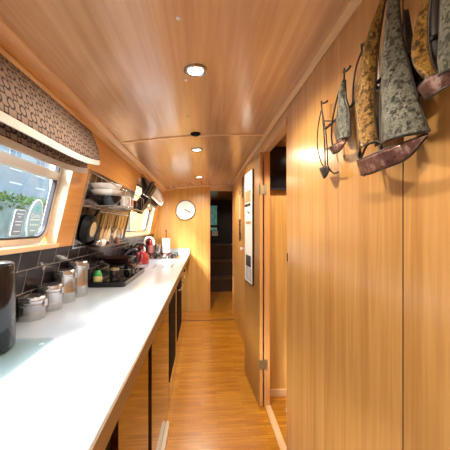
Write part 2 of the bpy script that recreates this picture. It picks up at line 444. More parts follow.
for wi, (y0, y1) in enumerate(WINS):
    nm = 'window_%d' % (wi+1)
    w = bpy.data.objects.new(nm, None); COL.objects.link(w); w.location = (lw(WZ0), (y0+y1)/2, WZ0); w['kind'] = 'structure'
    b = nb(); ringmesh(b, rrect(y0+.004, y1-.004, WZ0+.004, WZ1-.004, .085), rrect(y0+.034, y1-.034, WZ0+.034, WZ1-.034, .06), -.075, -.052)
    obj('window_frame', b, ALU, w, smooth=40)
    b = nb(); ringmesh(b, rrect(y0+.030, y1-.030, WZ0+.030, WZ1-.030, .063), rrect(y0+.040, y1-.040, WZ0+.040, WZ1-.040, .055), -.070, -.050)
    obj('seal', b, RUBBER, w, smooth=40)
    b = nb(); slab(b, y0+.03, y1-.03, 1.530, 1.570, -.078, -.048); obj('transom', b, ALU, w, bevel=.004)
    b = nb(); slab(b, y0+.02, y1-.02, WZ0+.02, 1.545, -.066, -.062); obj('pane', b, GLASS, w)
    b = nb(); slab(b, y0+.02, y1-.02, 1.555, WZ1-.02, -.066, -.062); obj('pane', b, GLASS, w)
    b = nb(); slab(b, y0-.03, y1+.012, WZ0-.022, WZ0+.001, -.052, .014); obj('sill', b, TRIM, w, bevel=.004)
    LIN = PALEW
    b = nb(); slab(b, y1-.006, y1+.001, WZ0, WZ1, -.050, .001); obj('lining', b, LIN, w)
    L_ = bpy.data.lights.new('window portal', 'AREA'); L_.shape = 'RECTANGLE'; L_.size = y1-y0; L_.size_y = WZ1-WZ0
    L_.cycles.is_portal = True
    lo = bpy.data.objects.new('window_portal', L_); COL.objects.link(lo)
    lo.location = (lw((WZ0+WZ1)/2, -.09), (y0+y1)/2, (WZ0+WZ1)/2)
    lo.rotation_euler = (0, -PI/2, 0)

# stickers on the window
def sticker(name, label, poly, col, z0):
    b = nb()
    A = [b.verts.new((lw(z, -.0615), y, z)) for y, z in poly]; B = [b.verts.new((lw(z, -.0600), y, z)) for y, z in poly]
    b.faces.new(A); b.faces.new(B[::-1])
    for i in range(len(poly)): b.faces.new((A[i], B[i], B[(i+1) % len(poly)], A[(i+1) % len(poly)]))
    return b
SB = plain('sticker blue', (.26, .46, .60), .5); SD = plain('sticker slate', (.18, .26, .38), .5); SW = plain('sticker white', (.75, .85, .88), .6); ST = plain('sticker teal', (.10, .50, .52), .5)
def putmesh(b, yc, zc, off):
    for v in b.verts:
        y = yc + v.co.x; z = zc + v.co.y
        v.co = Vector((lw(z, off + v.co.z), y, z))
    return b
def bar(b, y0, y1, z0, z1, off):
    v = [b.verts.new((lw(z, off), y, z)) for (y, z) in ((y0,z0),(y1,z0),(y1,z1),(y0,z1))]; b.faces.new(v)
cy, cz = 1.455, 1.335
root = thing('window_sticker', 'oval blue and teal quality sticker with four stars on the window pane', 'sticker', (lw(cz, -.06), cy, cz-.085))
ell = lambda ry, rz: [(cy+ry*math.cos(2*PI*k/40), cz+rz*math.sin(2*PI*k/40)) for k in range(40)]
obj('border', sticker('', '', ell(.058, .092), SW, 0), SW, root)
b = nb(); v = [b.verts.new((lw(z, -.0592), y, z)) for y, z in ell(.052, .086)]; b.faces.new(v); obj('face', b, SB, root)
b = nb(); v = [b.verts.new((lw(z, -.0588), y, z)) for y, z in [(cy+.016*math.cos(2*PI*k/20)*(1+.25*math.cos(5*2*PI*k/20)), cz+.048+.016*math.sin(2*PI*k/20)*(1+.25*math.cos(5*2*PI*k/20))) for k in range(20)]]
b.faces.new(v); obj('rose_emblem', b, ST, root)
obj('lettering', putmesh(textmesh('Quality', .026), cy, cz+.014, -.0585), SW, root)
b = nb(); bar(b, cy-.04, cy+.04, cz-.006, cz-.001, -.0586); obj('rule', b, SW, root)
b = nb(); bar(b, cy-.02, cy+.02, cz-.056, cz-.051, -.0586); obj('rule', b, SW, root)
b = nb()
for s in range(4):
    c0 = (cy-.027+s*.018, cz-.027)
    v = [b.verts.new((lw(c0[1]+r*math.sin(a), -.0586), c0[0]+r*math.cos(a), c0[1]+r*math.sin(a))) for r, a in [((.008 if k % 2 == 0 else .0035), PI/2+k*PI/5) for k in range(10)]]
    b.faces.new(v)
obj('stars', b, SW, root)
cy2, cz2 = 1.335, 1.315
root = thing('window_sticker', 'rectangular slate blue sticker with small white print beside the oval one', 'sticker', (lw(cz2, -.06), cy2, cz2-.05))
obj('border', sticker('', '', rrect(cy2-.037, cy2+.037, cz2-.056, cz2+.056, .008), SW, 0), SW, root)
b = nb(); v = [b.verts.new((lw(z, -.0592), y, z)) for y, z in rrect(cy2-.034, cy2+.034, cz2-.053, cz2+.053, .007)]; b.faces.new(v); obj('face', b, SD, root)
for q, (hw, dz) in enumerate(((.022, .038), (.010, .026), (.024, .006), (.018, -.008), (.022, -.036))):
    b = nb(); bar(b, cy2-hw, cy2+hw, cz2+dz-.0018, cz2+dz+.0018, -.0586); obj('print_line', b, SW, root)

# tiled splashback
b = nb(); slab(b, -1.5, YE-.001, .901, 1.192, 0, .006); struct(obj('trim_16', b, TILE, loc=0), 'black brick-laid wall tiles with pale grout between worktop and windows')

# ------------------------------------------------------------------ blinds
def blind(y0, y1, label, amp=.008, ph=0.):
    root = thing('roman_blind', label, 'blind', (lw(1.8), (y0+y1)/2, 1.60), 'lattice roman blinds over the galley windows')
    N = 28
    def sheet(prof, sag, name):
        b = nb(); uvl = b.loops.layers.uv.new('UVMap'); rows = []
        for i in range(N+1):
            t = i/N; y = y0+(y1-y0)*t; r = []; acc = 0; lp = None
            s = sag*math.sin(PI*min(1, (1-t)*1.0))*1.0 + amp*math.sin(t*9+ph)
            for (x, z, w) in prof:
                p = Vector((x + w*.4*s, y, z - w*s))
                if lp is not None: acc += (p-lp).length
                lp = p; r.append((b.verts.new(p), (y, acc)))
            rows.append(r)
        for R0, R1 in zip(rows, rows[1:]):
            for j in range(len(R0)-1):
                q = [R0[j], R1[j], R1[j+1], R0[j+1]]
                f = b.faces.new([v for v, _ in q])
                for l, (_, uv_) in zip(f.loops, q): l[uvl].uv = uv_
        bot = [r[-1][0].co.copy() for r in rows]
        o = obj(name, b, CLOTH, root, smooth=60, solid=.004)
        b = nb()
        for i in range(N):
            p, q = bot[i], bot[i+1]
            v = [b.verts.new(c) for c in (p+Vector((-.003,0,-.022)), q+Vector((-.003,0,-.022)), q+Vector((.003,0,-.022)), p+Vector((.003,0,-.022)),
                                          p+Vector((-.003,0,.003)), q+Vector((-.003,0,.003)), q+Vector((.004,0,.003)), p+Vector((.004,0,.003)))]
            for f in ((0,1,2,3),(4,7,6,5),(0,4,5,1),(3,2,6,7)): b.faces.new([v[k] for k in f])
        bmesh.ops.remove_doubles(b, verts=b.verts, dist=1e-6)
        obj('braid_edge', b, BTRIM, o)
    x = lw
    sheet([(x(1.822,.012),1.822,0), (-.575,1.775,.2), (-.553,1.72,.5), (-.543,1.665,.9), (-.544,1.646,1)], .058, 'front_fold')
    sheet([(x(1.80,.010),1.80,0), (-.612,1.74,.1), (-.606,1.68,.4), (-.604,1.63,.8), (-.606,1.605,1)], .052, 'back_fold')
    b = nb(); box(b, x(1.80,.004), x(1.80,.028), y0, y1, 1.795, 1.820); obj('headrail', b, TRIM, root, bevel=.003)
blind(.22, 1.615, 'brown lattice roman blind with white braid over the near window with stickers')
blind(3.02, 4.18, 'brown lattice roman blind with white braid over the far window by the clock', ph=2.)

# ------------------------------------------------------------------ worktop and cupboards
WT = .900
b = nb(); box(b, -.812, -.203, -1.5, YE-.002, WT-.05, WT)
wt = thing('worktop', 'long pale grey worktop with wooden front edge running under the windows', 'worktop', (-.5, 1.5, WT-.05))
obj('top', b, WTOP, wt, bevel=.003)
b = nb(); box(b, -.205, -.198, -1.5, YE-.002, WT-.055, WT-.0015); obj('front_edging', b, EDGEW, wt, bevel=.002)
b = nb(); box(b, -.80, -.200, YE-.020, YE-.002, WT, WT+.065); struct(obj('trim_17', b, WTOP, bevel=.003), 'pale grey upstand at the end of the worktop')
b = nb()
for k in range(5):
    xc = -.575+k*.088
    box(b, xc-.006, xc+.006, 2.98, 3.22, WT-.001, WT+.0012)
obj('drainer_groove', b, plain('painted groove shadow', (.03, .03, .03), .5), wt)  # dark strips stand in for the shade inside the drainer grooves
def cupboard(y0, y1, label, ndoor=1, kind='cupboard'):
    r = thing('base_cupboard', label, 'cupboard', (-.5, (y0+y1)/2, 0), 'gloss base cupboards under the worktop')
    b = nb(); box(b, -.78, -.262, y0+.002, y1-.002, .0, WT-.052); obj('carcass', b, MATTEB, r)
    w = (y1-y0)/ndoor
    for k in range(ndoor):
        b = nb(); box(b, -.261, -.240, y0+k*w+.003, y0+(k+1)*w-.003, .006, WT-.06); obj('door', b, CABW, r, bevel=.002)
    return r
cupboard(-1.5, -.35, 'brown gloss cupboard at the near end under the worktop', 2)
cupboard(-.348, .752, 'brown gloss cupboard nearest the camera beside the first dark gap', 2)
def filler(y0, y1, label):
    b = nb(); box(b, -.70, -.258, y0, y1, 0, WT-.052); tag(obj('filler_panel', b, MATTEB, bevel=.002), label, 'panel')
filler(.754, .868, 'black recessed filler panel nearest the camera between two cupboards')
cupboard(.870, 1.345, 'narrow brown gloss cupboard between the two black filler panels')
filler(1.347, 1.427, 'black recessed filler panel further along before the wide cupboard')
cupboard(1.429, 2.155, 'wide brown gloss cupboard before the black refrigerator', 1)
r = thing('refrigerator', 'black built-in refrigerator door under the middle of the worktop', 'refrigerator', (-.5, 2.39, 0))
b = nb(); box(b, -.75, -.262, 2.157, 2.62, .0, WT-.056); obj('body', b, MATTEB, r)
b = nb(); box(b, -.261, -.236, 2.159, 2.618, .19, WT-.062); obj('door', b, MATTEB, r, bevel=.004)
b = nb(); box(b, -.261, -.240, 2.159, 2.618, .004, .183); obj('kickboard', b, CABW, r, bevel=.002)
cupboard(2.622, 2.80, 'slim brown gloss cupboard between the refrigerator and the oven')
r = thing('oven', 'black built-in oven under the far end of the worktop', 'oven', (-.5, 3.07, 0))
b = nb(); box(b, -.75, -.262, 2.802, 3.34, 0, WT-.056); obj('body', b, MATTEB, r)
b = nb(); box(b, -.261, -.236, 2.804, 3.338, .24, WT-.16); obj('door', b, MATTEB, r, bevel=.004)
b = nb(); box(b, -.261, -.238, 2.804, 3.338, WT-.155, WT-.062); obj('control_panel', b, BLACK, r, bevel=.003)
b = nb(); box(b, -.261, -.240, 2.804, 3.338, .004, .234); obj('kickboard', b, CABW, r, bevel=.002)
b = nb(); tube(b, [(-.236,2.86,.70),(-.212,2.86,.70),(-.212,3.28,.70),(-.236,3.28,.70)], .006); obj('handle', b, STEEL, r, smooth=50)
for k in range(3):
    b = nb(); lathe(b, [(0,0),(.016,0),(.014,.018),(0,.018)], (-.238, 2.90+k*.17, .80), 16, Matrix.Rotation(PI/2, 3, 'Y')); obj('knob', b, CHROME, r, smooth=40)
c = cupboard(3.342, 4.655, 'brown gloss cupboard at the far end against the clock wall', 2)
# knob with tea towel loop on the far cupboard
b = nb(); lathe(b, [(0,0),(.008,0),(.008,.015),(.019,.022),(.019,.034),(0,.038)], (-.240, 3.46, .80), 16, Matrix.Rotation(PI/2, 3, 'Y')); obj('knob', b, BLACKG, c, smooth=40)
b = nb(); box(b, -.236, -.205, 3.36, 3.40, .72, .75); tag(obj('door_catch', b, PALEW, bevel=.005), 'small pale wooden catch on the far cupboard below the worktop edge', 'catch')
b = nb(); prism(b, [(-.2395,.2),(-.215,.2)]+[(-.2275+.0115*math.cos(a), 1.93+.05*math.sin(a)) for a in [PI*k/10 for k in range(11)]], 0, .035, 'z'); tag(obj('floor_batten', b, plain('cream paint', (.55, .46, .34), .4, noise=.05), smooth=40), 'cream painted wooden batten lying on floor along the cupboard foot', 'batten')

# ------------------------------------------------------------------ things on the worktop
b = nb()
prism(b, rrect(-.80, -.521, .50, 1.10, .012), WT+.003, WT+.009, 'z')
cb = thing('glass_chopping_board', 'clear greenish glass chopping board lying under the tall black canister', 'chopping board', (-.66, .8, WT))
obj('board', b, BOARDG, cb)
for px_, py_ in ((-.775,.54),(-.545,.54),(-.775,1.06),(-.545,1.06)):
    b = nb(); lathe(b, [(0,0),(.008,0),(.008,.003),(0,.003)], (px_, py_, WT), 12); obj('foot', b, WPLAS, cb)
bc = thing('black_canister', 'tall glossy black round canister standing on the glass board at left edge', 'canister', (-.710, 1.005, WT+.009))
R = .098
b = nb(); lathe(b, [(0,0),(R*.96,0),(R,.006),(R,.235),(R*.99,.24),(0,.24)], bc.location, 48); obj('body', b, BLACKG, bc, smooth=40)
b = nb(); lathe(b, [(0,.241),(R*1.0,.241),(R*1.01,.246),(R*1.0,.262),(R*.94,.272),(R*.80,.276),(0,.277)], bc.location, 48); obj('lid', b, BLACKG, bc, smooth=50)
b = nb(); lathe(b, [(0,.277),(.016,.277),(.018,.292),(.010,.297),(0,.298)], bc.location, 20); obj('knob', b, CHROME, bc, smooth=50)

can_specs = [(-.746, 1.363, .099, .056, 'shortest steel canister, nearest the tall black canister'),
             (-.737, 1.508, .121, .054, 'second shortest steel canister along the tiled splashback'),
             (-.737, 1.658, .170, .053, 'tall steel canister, third in the row along the tiles'),
             (-.722, 1.795, .200, .052, 'tallest steel canister, last of the row by the hanging tools')]
for (x, y, h, r, lab) in can_specs:
    c = thing('steel_canister', lab, 'canister', (x, y, WT), 'steel canisters in a row')
    b = nb(); lathe(b, [(0,0),(r*.97,0),(r,.004),(r,h*.30),(r*1.008,h*.305),(r*1.008,h*.32),(r,h*.325),(r,h-.028),(r*1.01,h-.026),(0,h-.026)], c.location, 40); obj('body', b, STEEL, c, smooth=35)
    b = nb(); lathe(b, [(0,h-.025),(r*1.05,h-.025),(r*1.06,h-.020),(r*1.05,h-.014),(r*.98,h-.012),(r*.98,h-.004),(r*.92,h),(r*.4,h-.002),(0,h-.003)], c.location, 40); obj('lid', b, CHROME, c, smooth=35)
    b = nb(); tube(b, [(x+r*1.04*math.cos(a), y+r*1.04*math.sin(a), WT+h-.034) for a in [2*PI*k/28 for k in range(28)]], .0018, 6, True)
    box(b, x+r-.002, x+r+.007, y-.012, y+.012, WT+h-.044, WT+h-.016); obj('clasp', b, CHROME, c, smooth=40)

# dish drainer tray
tr = thing('drainer_tray', 'black draining tray full of washing-up things under the hanging tools', 'tray', (-.64, 2.36, WT))
b = nb(); prism(b, rrect(-.770, -.520, 2.03, 2.74, .03), WT, WT+.006, 'z')
obj('base', b, BLACK, tr)
b = nb()
o_, i_ = rrect(-.772, -.518, 2.028, 2.742, .032), rrect(-.764, -.526, 2.036, 2.734, .026)
n = len(o_)
for z0, z1 in ((WT+.004, WT+.034),):
    Oa = [b.verts.new((*p, z0)) for p in o_]; Ob = [b.verts.new((p[0]*1.0, p[1], z1)) for p in o_]; Ia = [b.verts.new((*p, z0)) for p in i_]; Ib = [b.verts.new((*p, z1)) for p in i_]
    for i in range(n):
        j = (i+1) % n
        b.faces.new((Oa[i],Oa[j],Ob[j],Ob[i])); b.faces.new((Ob[i],Ob[j],Ib[j],Ib[i])); b.faces.new((Ib[i],Ib[j],Ia[j],Ia[i])); b.faces.new((Ia[i],Ia[j],Oa[j],Oa[i]))
obj('rim', b, BLACKG, tr)
def wire_rack():
    root = thing('dish_rack', 'chrome wire dish rack standing in the black draining tray', 'dish rack', (-.64, 2.45, WT+.006))
    b = nb()
    for z in (WT+.012, WT+.085): tube(b, [(x, y, z) for x, y in rrect(-.750, -.540, 2.25, 2.71, .02, 3)], .0022, 6, True)
    obj('frame', b, CHROME, root, smooth=50)
    for k in range(9):
        y = 2.28+k*.05
        b = nb(); tube(b, [(-.750, y, WT+.085), (-.748, y, WT+.014), (-.542, y, WT+.014), (-.540, y, WT+.085)], .0016, 6); obj('wire', b, CHROME, root, smooth=50)
wire_rack()
def mug(x, y, z, r, h, mat, label, group, ang=0., tilt=None):
    c = thing('mug', label, 'mug', (x, y, z), group)
    b = nb(); lathe(b, [(0,0),(r*.8,0),(r*.95,h*.15),(r,h*.5),(r,h),(r*.93,h),(r*.93,h*.15),(0,h*.1)], c.location, 28); obj('body', b, mat, c, smooth=45)
    b = nb(); ca, sa = math.cos(ang), math.sin(ang)
    tube(b, [(x+ca*(r*.97+q*.028), y+sa*(r*.97+q*.028), z+h*t) for q, t in ((0,.82),(.7,.85),(1,.65),(1,.42),(.65,.25),(0,.22))], .0045, 8); obj('handle', b, mat, c, smooth=50)
    return c
mug(-.565, 2.33, WT+.018, .034, .085, BLACKG, 'glossy black mug in the near end of the dish rack', 'mugs in the dish rack', -.4)
mug(-.575, 2.46, WT+.018, .034, .085, plain('brown stoneware', (.20, .10, .06), .3), 'brown stoneware mug behind the black mug in the dish rack', 'mugs in the dish rack', -.3)
mug(-.680, 2.36, WT+.018, .036, .09, IRON, 'dark grey mug by the tiles in the dish rack', 'mugs in the dish rack', -1.3)
# washing-up liquid bottle, sponge, jar
wb = thing('soap_bottle', 'green washing-up liquid bottle in the black draining tray', 'bottle', (-.715, 2.10, WT+.006))
b = nb(); lathe(b, [(0,0),(.026,0),(.028,.01),(.028,.07),(.018,.092),(.012,.098),(0,.098)], wb.location, 24); obj('body', b, GREEN, wb, smooth=45)
b = nb(); lathe(b, [(0,.098),(.013,.098),(.013,.112),(.006,.116),(.005,.126),(0,.127)], wb.location, 16); obj('cap', b, MATTEB, wb, smooth=40)
b = nb(); lathe(b, [(.0285,.025),(.0287,.060)], wb.location, 24); obj('label', b, plain('yellow print', (.75, .62, .25), .6), wb, smooth=40)
b = nb(); box(b, -.66, -.60, 2.13, 2.22, WT+.006, WT+.032); tag(obj('washing_sponge', b, YELLOW, bevel=.006), 'yellow washing sponge on the black draining tray', 'sponge')
jr = thing('storage_jar', 'dark glass storage jar with a brass lid in the draining tray', 'jar', (-.665, 2.15, WT+.006))
jr.location = (-.60, 2.085, WT+.006)
b = nb(); lathe(b, [(0,0),(.032,0),(.034,.01),(.034,.085),(.028,.098),(0,.098)], jr.location, 24); obj('body', b, BLACKG, jr, smooth=45)
b = nb(); lathe(b, [(0,.099),(.030,.099),(.030,.113),(0,.115)], jr.location, 24); obj('lid', b, BRASS, jr, smooth=40)
# wok resting on the rack
wk = thing('wok', 'dark brown wok with a long handle resting on the wire dish rack', 'wok', (-.64, 2.50, WT+.088))
b = nb(); lathe(b, [(0,0),(.05,.004),(.10,.030),(.128,.066),(.132,.070),(.124,.068),(.096,.035),(.05,.010),(0,.006)], wk.location, 36); obj('bowl', b, plain('seasoned iron', (.045,.02,.015), .3, .5, noise=.3), wk, smooth=50)
b = nb(); tube(b, [(-.64+.12, 2.47, WT+.150), (-.60+.16, 2.44, WT+.18), (-.40, 2.42, WT+.19)], [.008,.010,.011], 10); obj('handle', b, BLACK, wk, smooth=50)
wk.location = (-.665, 2.42, WT+.092)
wk.rotation_euler = (0, 0, 1.75)

# kettle
kt = thing('kettle', 'dark red kettle with black handle and spout by the far window', 'kettle', (-.675, 3.30, WT))
kx, ky = -.675, 3.30
b = nb(); lathe(b, [(0,0),(.088,0),(.094,.012),(.092,.06),(.078,.105),(.055,.135),(.04,.142),(0,.144)], (kx, ky, WT), 36); obj('body', b, RED, kt, smooth=50)
b = nb(); lathe(b, [(0,.144),(.038,.143),(.034,.152),(.012,.158),(.012,.168),(.016,.176),(0,.180)], (kx, ky, WT), 24); obj('lid', b, BLACKG, kt, smooth=50)
b = nb(); tube(b, [(kx-.07, ky-.02, WT+.10), (kx-.075, ky-.02, WT+.17), (kx-.035, ky-.01, WT+.215), (kx+.03, ky, WT+.215), (kx+.065, ky+.02, WT+.17), (kx+.065, ky+.02, WT+.11)], .010, 10); obj('handle', b, BLACK, kt, smooth=60)
b = nb(); tube(b, [(kx-.06, ky-.05, WT+.07), (kx-.085, ky-.08, WT+.11), (kx-.10, ky-.10, WT+.14)], [.022,.014,.011], 12); obj('spout', b, BLACKG, kt, smooth=60)
pn = thing('coffee_pot', 'tall black coffee pot with lid knob beside the red kettle', 'coffee pot', (-.725, 3.12, WT))
b = nb(); lathe(b, [(0,0),(.062,0),(.066,.006),(.060,.09),(.048,.15),(.050,.160),(0,.160)], pn.location, 32); obj('body', b, BLACKG, pn, smooth=40)
b = nb(); lathe(b, [(0,.161),(.050,.161),(.046,.170),(.02,.182),(0,.184)], pn.location, 32); obj('lid', b, BLACK, pn, smooth=40)
b = nb(); lathe(b, [(0,.183),(.008,.183),(.007,.195),(.014,.202),(.011,.214),(0,.216)], pn.location, 16); obj('knob', b, BLACKG, pn, smooth=40)
b = nb(); tube(b, [(-.675, 3.10, WT+.145), (-.635, 3.08, WT+.15), (-.625, 3.08, WT+.10), (-.655, 3.09, WT+.045)], .007, 8); obj('handle', b, BLACK, pn, smooth=40)

# sink tap
tp = thing('swan_neck_tap', 'white swan-neck tap standing at the back of the worktop', 'tap', (-.70, 3.66, WT))
tx, ty = -.70, 3.66
b = nb(); lathe(b, [(0,0),(.026,0),(.024,.012),(.016,.02),(.015,.07),(0,.07)], (tx, ty, WT), 20); obj('base', b, CHROME, tp, smooth=40)
b = nb(); pts = [(tx, ty, WT+.06), (tx, ty, WT+.22)] + [(tx+.055-.055*math.cos(a), ty, WT+.22+.055*math.sin(a)) for a in [PI*k/10 for k in range(1, 11)]] + [(tx+.11, ty, WT+.18)]
tube(b, pts, .010, 12); obj('spout', b, WHITE, tp, smooth=60)
b = nb(); tube(b, [(tx, ty+.012, WT+.05), (tx+.01, ty+.055, WT+.065)], .006, 8); obj('lever', b, CHROME, tp, smooth=50)

# hob with burners
hb = thing('gas_hob', 'steel gas hob with black pan supports at the far end of the worktop', 'hob', (-.5, 4.02, WT))
b = nb(); prism(b, rrect(-.74, -.290, 3.74, 4.32, .02), WT, WT+.008, 'z'); obj('hob_plate', b, STEEL, hb)
for bx in (-.62, -.41):
    for by in (3.88, 4.17):
        b = nb(); lathe(b, [(0,.008),(.040,.008),(.038,.018),(.028,.020),(.028,.026),(0,.027)], (bx, by, WT), 24); obj('burner', b, BLACK, hb, smooth=40)
        b = nb()
        for k in range(4):
            a = PI/4+k*PI/2; c_, s_ = math.cos(a), math.sin(a)
            tube(b, [(bx+c_*.085, by+s_*.085, WT+.009), (bx+c_*.082, by+s_*.082, WT+.040), (bx+c_*.022, by+s_*.022, WT+.040)], .0055, 6)
        obj('pan_support', b, IRON, hb, smooth=50)
for k in range(4):
    b = nb(); lathe(b, [(0,.008),(.014,.008),(.012,.026),(0,.027)], (-.62+k*.07, 3.77, WT), 16); obj('knob', b, CHROME, hb, smooth=40)

# bottles
def bottle(x, y, r, h, body, cap, label, group=None, band=None):
    c = thing('bottle', label, 'bottle', (x, y, WT), group)
    b = nb(); lathe(b, [(0,0),(r*.96,0),(r,.006),(r,h*.62),(r*.55,h*.78),(r*.38,h*.82),(r*.38,h*.90),(0,h*.90)], c.location, 24); obj('body', b, body, c, smooth=45)
    b = nb(); lathe(b, [(0,h*.90),(r*.45,h*.90),(r*.45,h*.985),(r*.3,h),(0,h)], c.location, 16); obj('cap', b, cap, c, smooth=40)
    if band: b = nb(); lathe(b, [(r*1.012,h*.12),(r*1.012,h*.52)], c.location, 24); obj('label', b, band, c, smooth=40)
bottle(-.755, 3.86, .032, .20, RED, WPLAS, 'red bottle with white cap behind the kettle by the window', 'bottles by the sink', PAPER)
bottle(-.757, 4.38, .036, .26, RED, BLACK, 'taller red bottle with black cap behind the hob', 'bottles by the sink', PINK)
bottle(-.765, 3.52, .028, .15, plain('violet plastic', (.16, .08, .16), .4), WPLAS, 'small violet bottle at the foot of the tap', 'bottles by the sink')
sc = thing('steel_caddy', 'shiny steel caddy with lid standing in front of the taller red bottle', 'caddy', (-.665, 4.40, WT))
b = nb(); lathe(b, [(0,0),(.048,0),(.05,.004),(.05,.13),(0,.13)], sc.location, 28); obj('body', b, STEEL, sc, smooth=40)
b = nb(); lathe(b, [(0,.131),(.052,.131),(.052,.15),(.045,.156),(0,.158)], sc.location, 28); obj('lid', b, CHROME, sc, smooth=40)
# kitchen roll
kr = thing('kitchen_roll_holder', 'white kitchen roll on a red holder against the clock wall', 'kitchen roll', (-.545, 4.50, WT))
c0 = kr.location
b = nb(); lathe(b, [(0,0),(.075,0),(.073,.010),(0,.012)], c0, 28); obj('base', b, RED, kr, smooth=40)
b = nb(); lathe(b, [(0,.012),(.007,.012),(.007,.33),(.012,.335),(.012,.352),(0,.358)], c0, 14); obj('post', b, RED, kr, smooth=40)
b = nb(); lathe(b, [(.020,.014),(.058,.014),(.059,.018),(.059,.228),(.058,.232),(.020,.232),(.020,.014)], c0, 36); obj('paper_roll', b, PAPER, kr, smooth=40)

# ------------------------------------------------------------------ clock
ck = thing('wall_clock', 'round white wall clock with a steel rim on the end wall', 'clock', (-.262, YE, 1.56))
ckc = Vector((-.262, YE, 1.560)); Mr = Matrix.Rotation(PI/2, 3, 'X')
b = nb(); lathe(b, [(0,0),(.150,0),(.152,.004),(.152,.030),(.146,.036),(.138,.034),(.137,.022)], ckc, 48, Mr); obj('rim', b, STEEL, ck, smooth=40)
b = nb(); lathe(b, [(0,.020),(.138,.020)], ckc, 48, Mr); obj('face', b, PAPER, ck)
def hand(a, l, w):
    b = nb(); M = Matrix.Translation(ckc+Vector((0,-.025,0))) @ Matrix.Rotation(-a, 4, 'Y').inverted() if False else Matrix.Translation(ckc+Vector((0,-.024,0))) @ Matrix.Rotation(a, 4, 'Y')
    box(b, -w, w, -.001, .001, -.02, l, M); return b
obj('hour_hand', hand(math.radians(122), .072, .006), BLACK, ck)
obj('minute_hand', hand(math.radians(116), .105, .004), BLACK, ck)
obj('second_hand', hand(math.radians(-63), .05, .0015), BLACK, ck)
b = nb(); lathe(b, [(0,.022),(.008,.022),(.007,.029),(0,.030)], ckc, 16, Mr); obj('hub', b, BLACK, ck, smooth=40)
b = nb()
for k in range(12):
    M = Matrix.Translation(ckc+Vector((0,-.0205,0))) @ Matrix.Rotation(k*PI/6, 4, 'Y'); box(b, -.0012, .0012, -.0008, .0004, .122, .131, M)
obj('hour_marks', b, plain('grey print', (.45,.45,.45), .6), ck)

# ------------------------------------------------------------------ ceiling lights and screws
def downlight(x, y, label, power=8, real=True, g='recessed ceiling downlights'):
    z = ceil_z(x)
    slope = math.atan(-.17*(x-.4))
    r = thing('ceiling_downlight', label, 'ceiling light', (x, y, z-.004), g)
    loc = Vector(r.location); M = Matrix.Rotation(-slope, 3, 'Y')
    b = nb(); lathe(b, [(.030,.002),(.031,-.003),(.040,-.007),(.047,-.004),(.049,.004)], loc, 36, M); obj('ring', b, STEEL, r, smooth=40)
    b = nb(); lathe(b, [(0,-.002),(.031,-.002)], loc, 28, M); obj('lens', b, LAMPM, r)
    L_ = bpy.data.lights.new('downlight', 'SPOT'); L_.energy = power*2.8; L_.color = (1, .89, .74); L_.spot_size = math.radians(168); L_.spot_blend = .5; L_.shadow_soft_size = .03
    o = bpy.data.objects.new('downlight_beam', L_); COL.objects.link(o); o.location = (x, y, z-.02)
for x, y, lab in ((-.030, 1.225, 'nearest lit round downlight with chrome ring in the ceiling'),
                  (-.050, 2.47, 'middle lit round downlight just beyond the ceiling cross strip'),
                  (-.050, 3.82, 'furthest lit round downlight near the clock wall'),
                  (-.03, -.05, 'lit round downlight directly over the camera'),
                  (-.03, -1.35, 'lit round downlight behind the camera')):
    downlight(x, y, lab, 15 if 3.5 < y < 4 else 8)
downlight(.80, 5.75, 'added unseen downlight brightening the dark stern passage', 4)  # added lamp, out of view, to brighten the steps and stern door
sv = thing('smoke_sensor', 'small black round sensor on the ceiling beside the cross strip', 'sensor', (-.052, 2.055, ceil_z(-.052)))
b = nb(); lathe(b, [(0,-.016),(.020,-.016),(.028,-.012),(.036,-.004),(.036,.004)], sv.location, 28); obj('body', b, MATTEB, sv, smooth=40)
b = nb(); lathe(b, [(0,-.019),(.009,-.018),(.012,-.015)], sv.location, 16); obj('grille', b, IRON, sv, smooth=40)
scr = None
for i, (x, py) in enumerate(((-.075, 18), (-.075, 80), (-.085, 116))):
    k = (227-py)/(ceil_z(x)-EYE); y = (300/k)*1.0027 - x*.0733
    y = [.99, 1.33, 1.74][i] if False else y
    b = nb(); lathe(b, [(0,-.004),(.006,-.0035),(.0075,0)], (x, y, ceil_z(x)), 12)
    tag(obj('screw_cap', b, WPLAS, smooth=60), ['pale screw cap in the ceiling nearest the camera', 'pale screw cap in the ceiling beside the nearest downlight', 'pale screw cap in the ceiling just before the black sensor'][i], 'screw cap', 'ceiling screw caps')

# ------------------------------------------------------------------ door leaf on the corridor wall
hx, hy = .4056, 2.130; ex, ey = .370, 2.662
dv = Vector((ex-hx, ey-hy, 0)); dl = dv.length; dv.normalize(); dn = Vector((-dv.y, dv.x, 0))     # dn points into the corridor
MD = Matrix(((dv.x, dn.x, 0, hx), (dv.y, dn.y, 0, hy), (0, 0, 1, 0), (0, 0, 0, 1)))   # local: u along leaf, v into corridor, z up
leaf = bpy.data.objects.new('door_1', None); COL.objects.link(leaf); leaf.location = (hx, hy, 0); leaf['kind'] = 'structure'
leaf['label'] = 'veneered door leaf standing open against the corridor wall'
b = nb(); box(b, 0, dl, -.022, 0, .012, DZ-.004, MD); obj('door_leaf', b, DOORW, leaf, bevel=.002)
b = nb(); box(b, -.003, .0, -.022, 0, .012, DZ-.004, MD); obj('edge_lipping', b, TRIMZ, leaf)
for z in (.31, 1.565):
    b = nb(); box(b, -.006, -.002, -.030, -.004, z-.032, z+.032, MD); box(b, -.002, .034, -.002, .004, z-.036, z+.036, MD)
    tube(b, [(hx+.004, hy-.006, z-.034), (hx+.004, hy-.006, z+.034)], .005, 8)
    box(b, RX-.012, RX-.006, DY1-.004, DY1+.034, z-.032, z+.032); box(b, RX-.008, RX+.012, DY1-.006, DY1-.001, z-.036, z+.036)
    obj('hinge', b, BRASS, leaf)
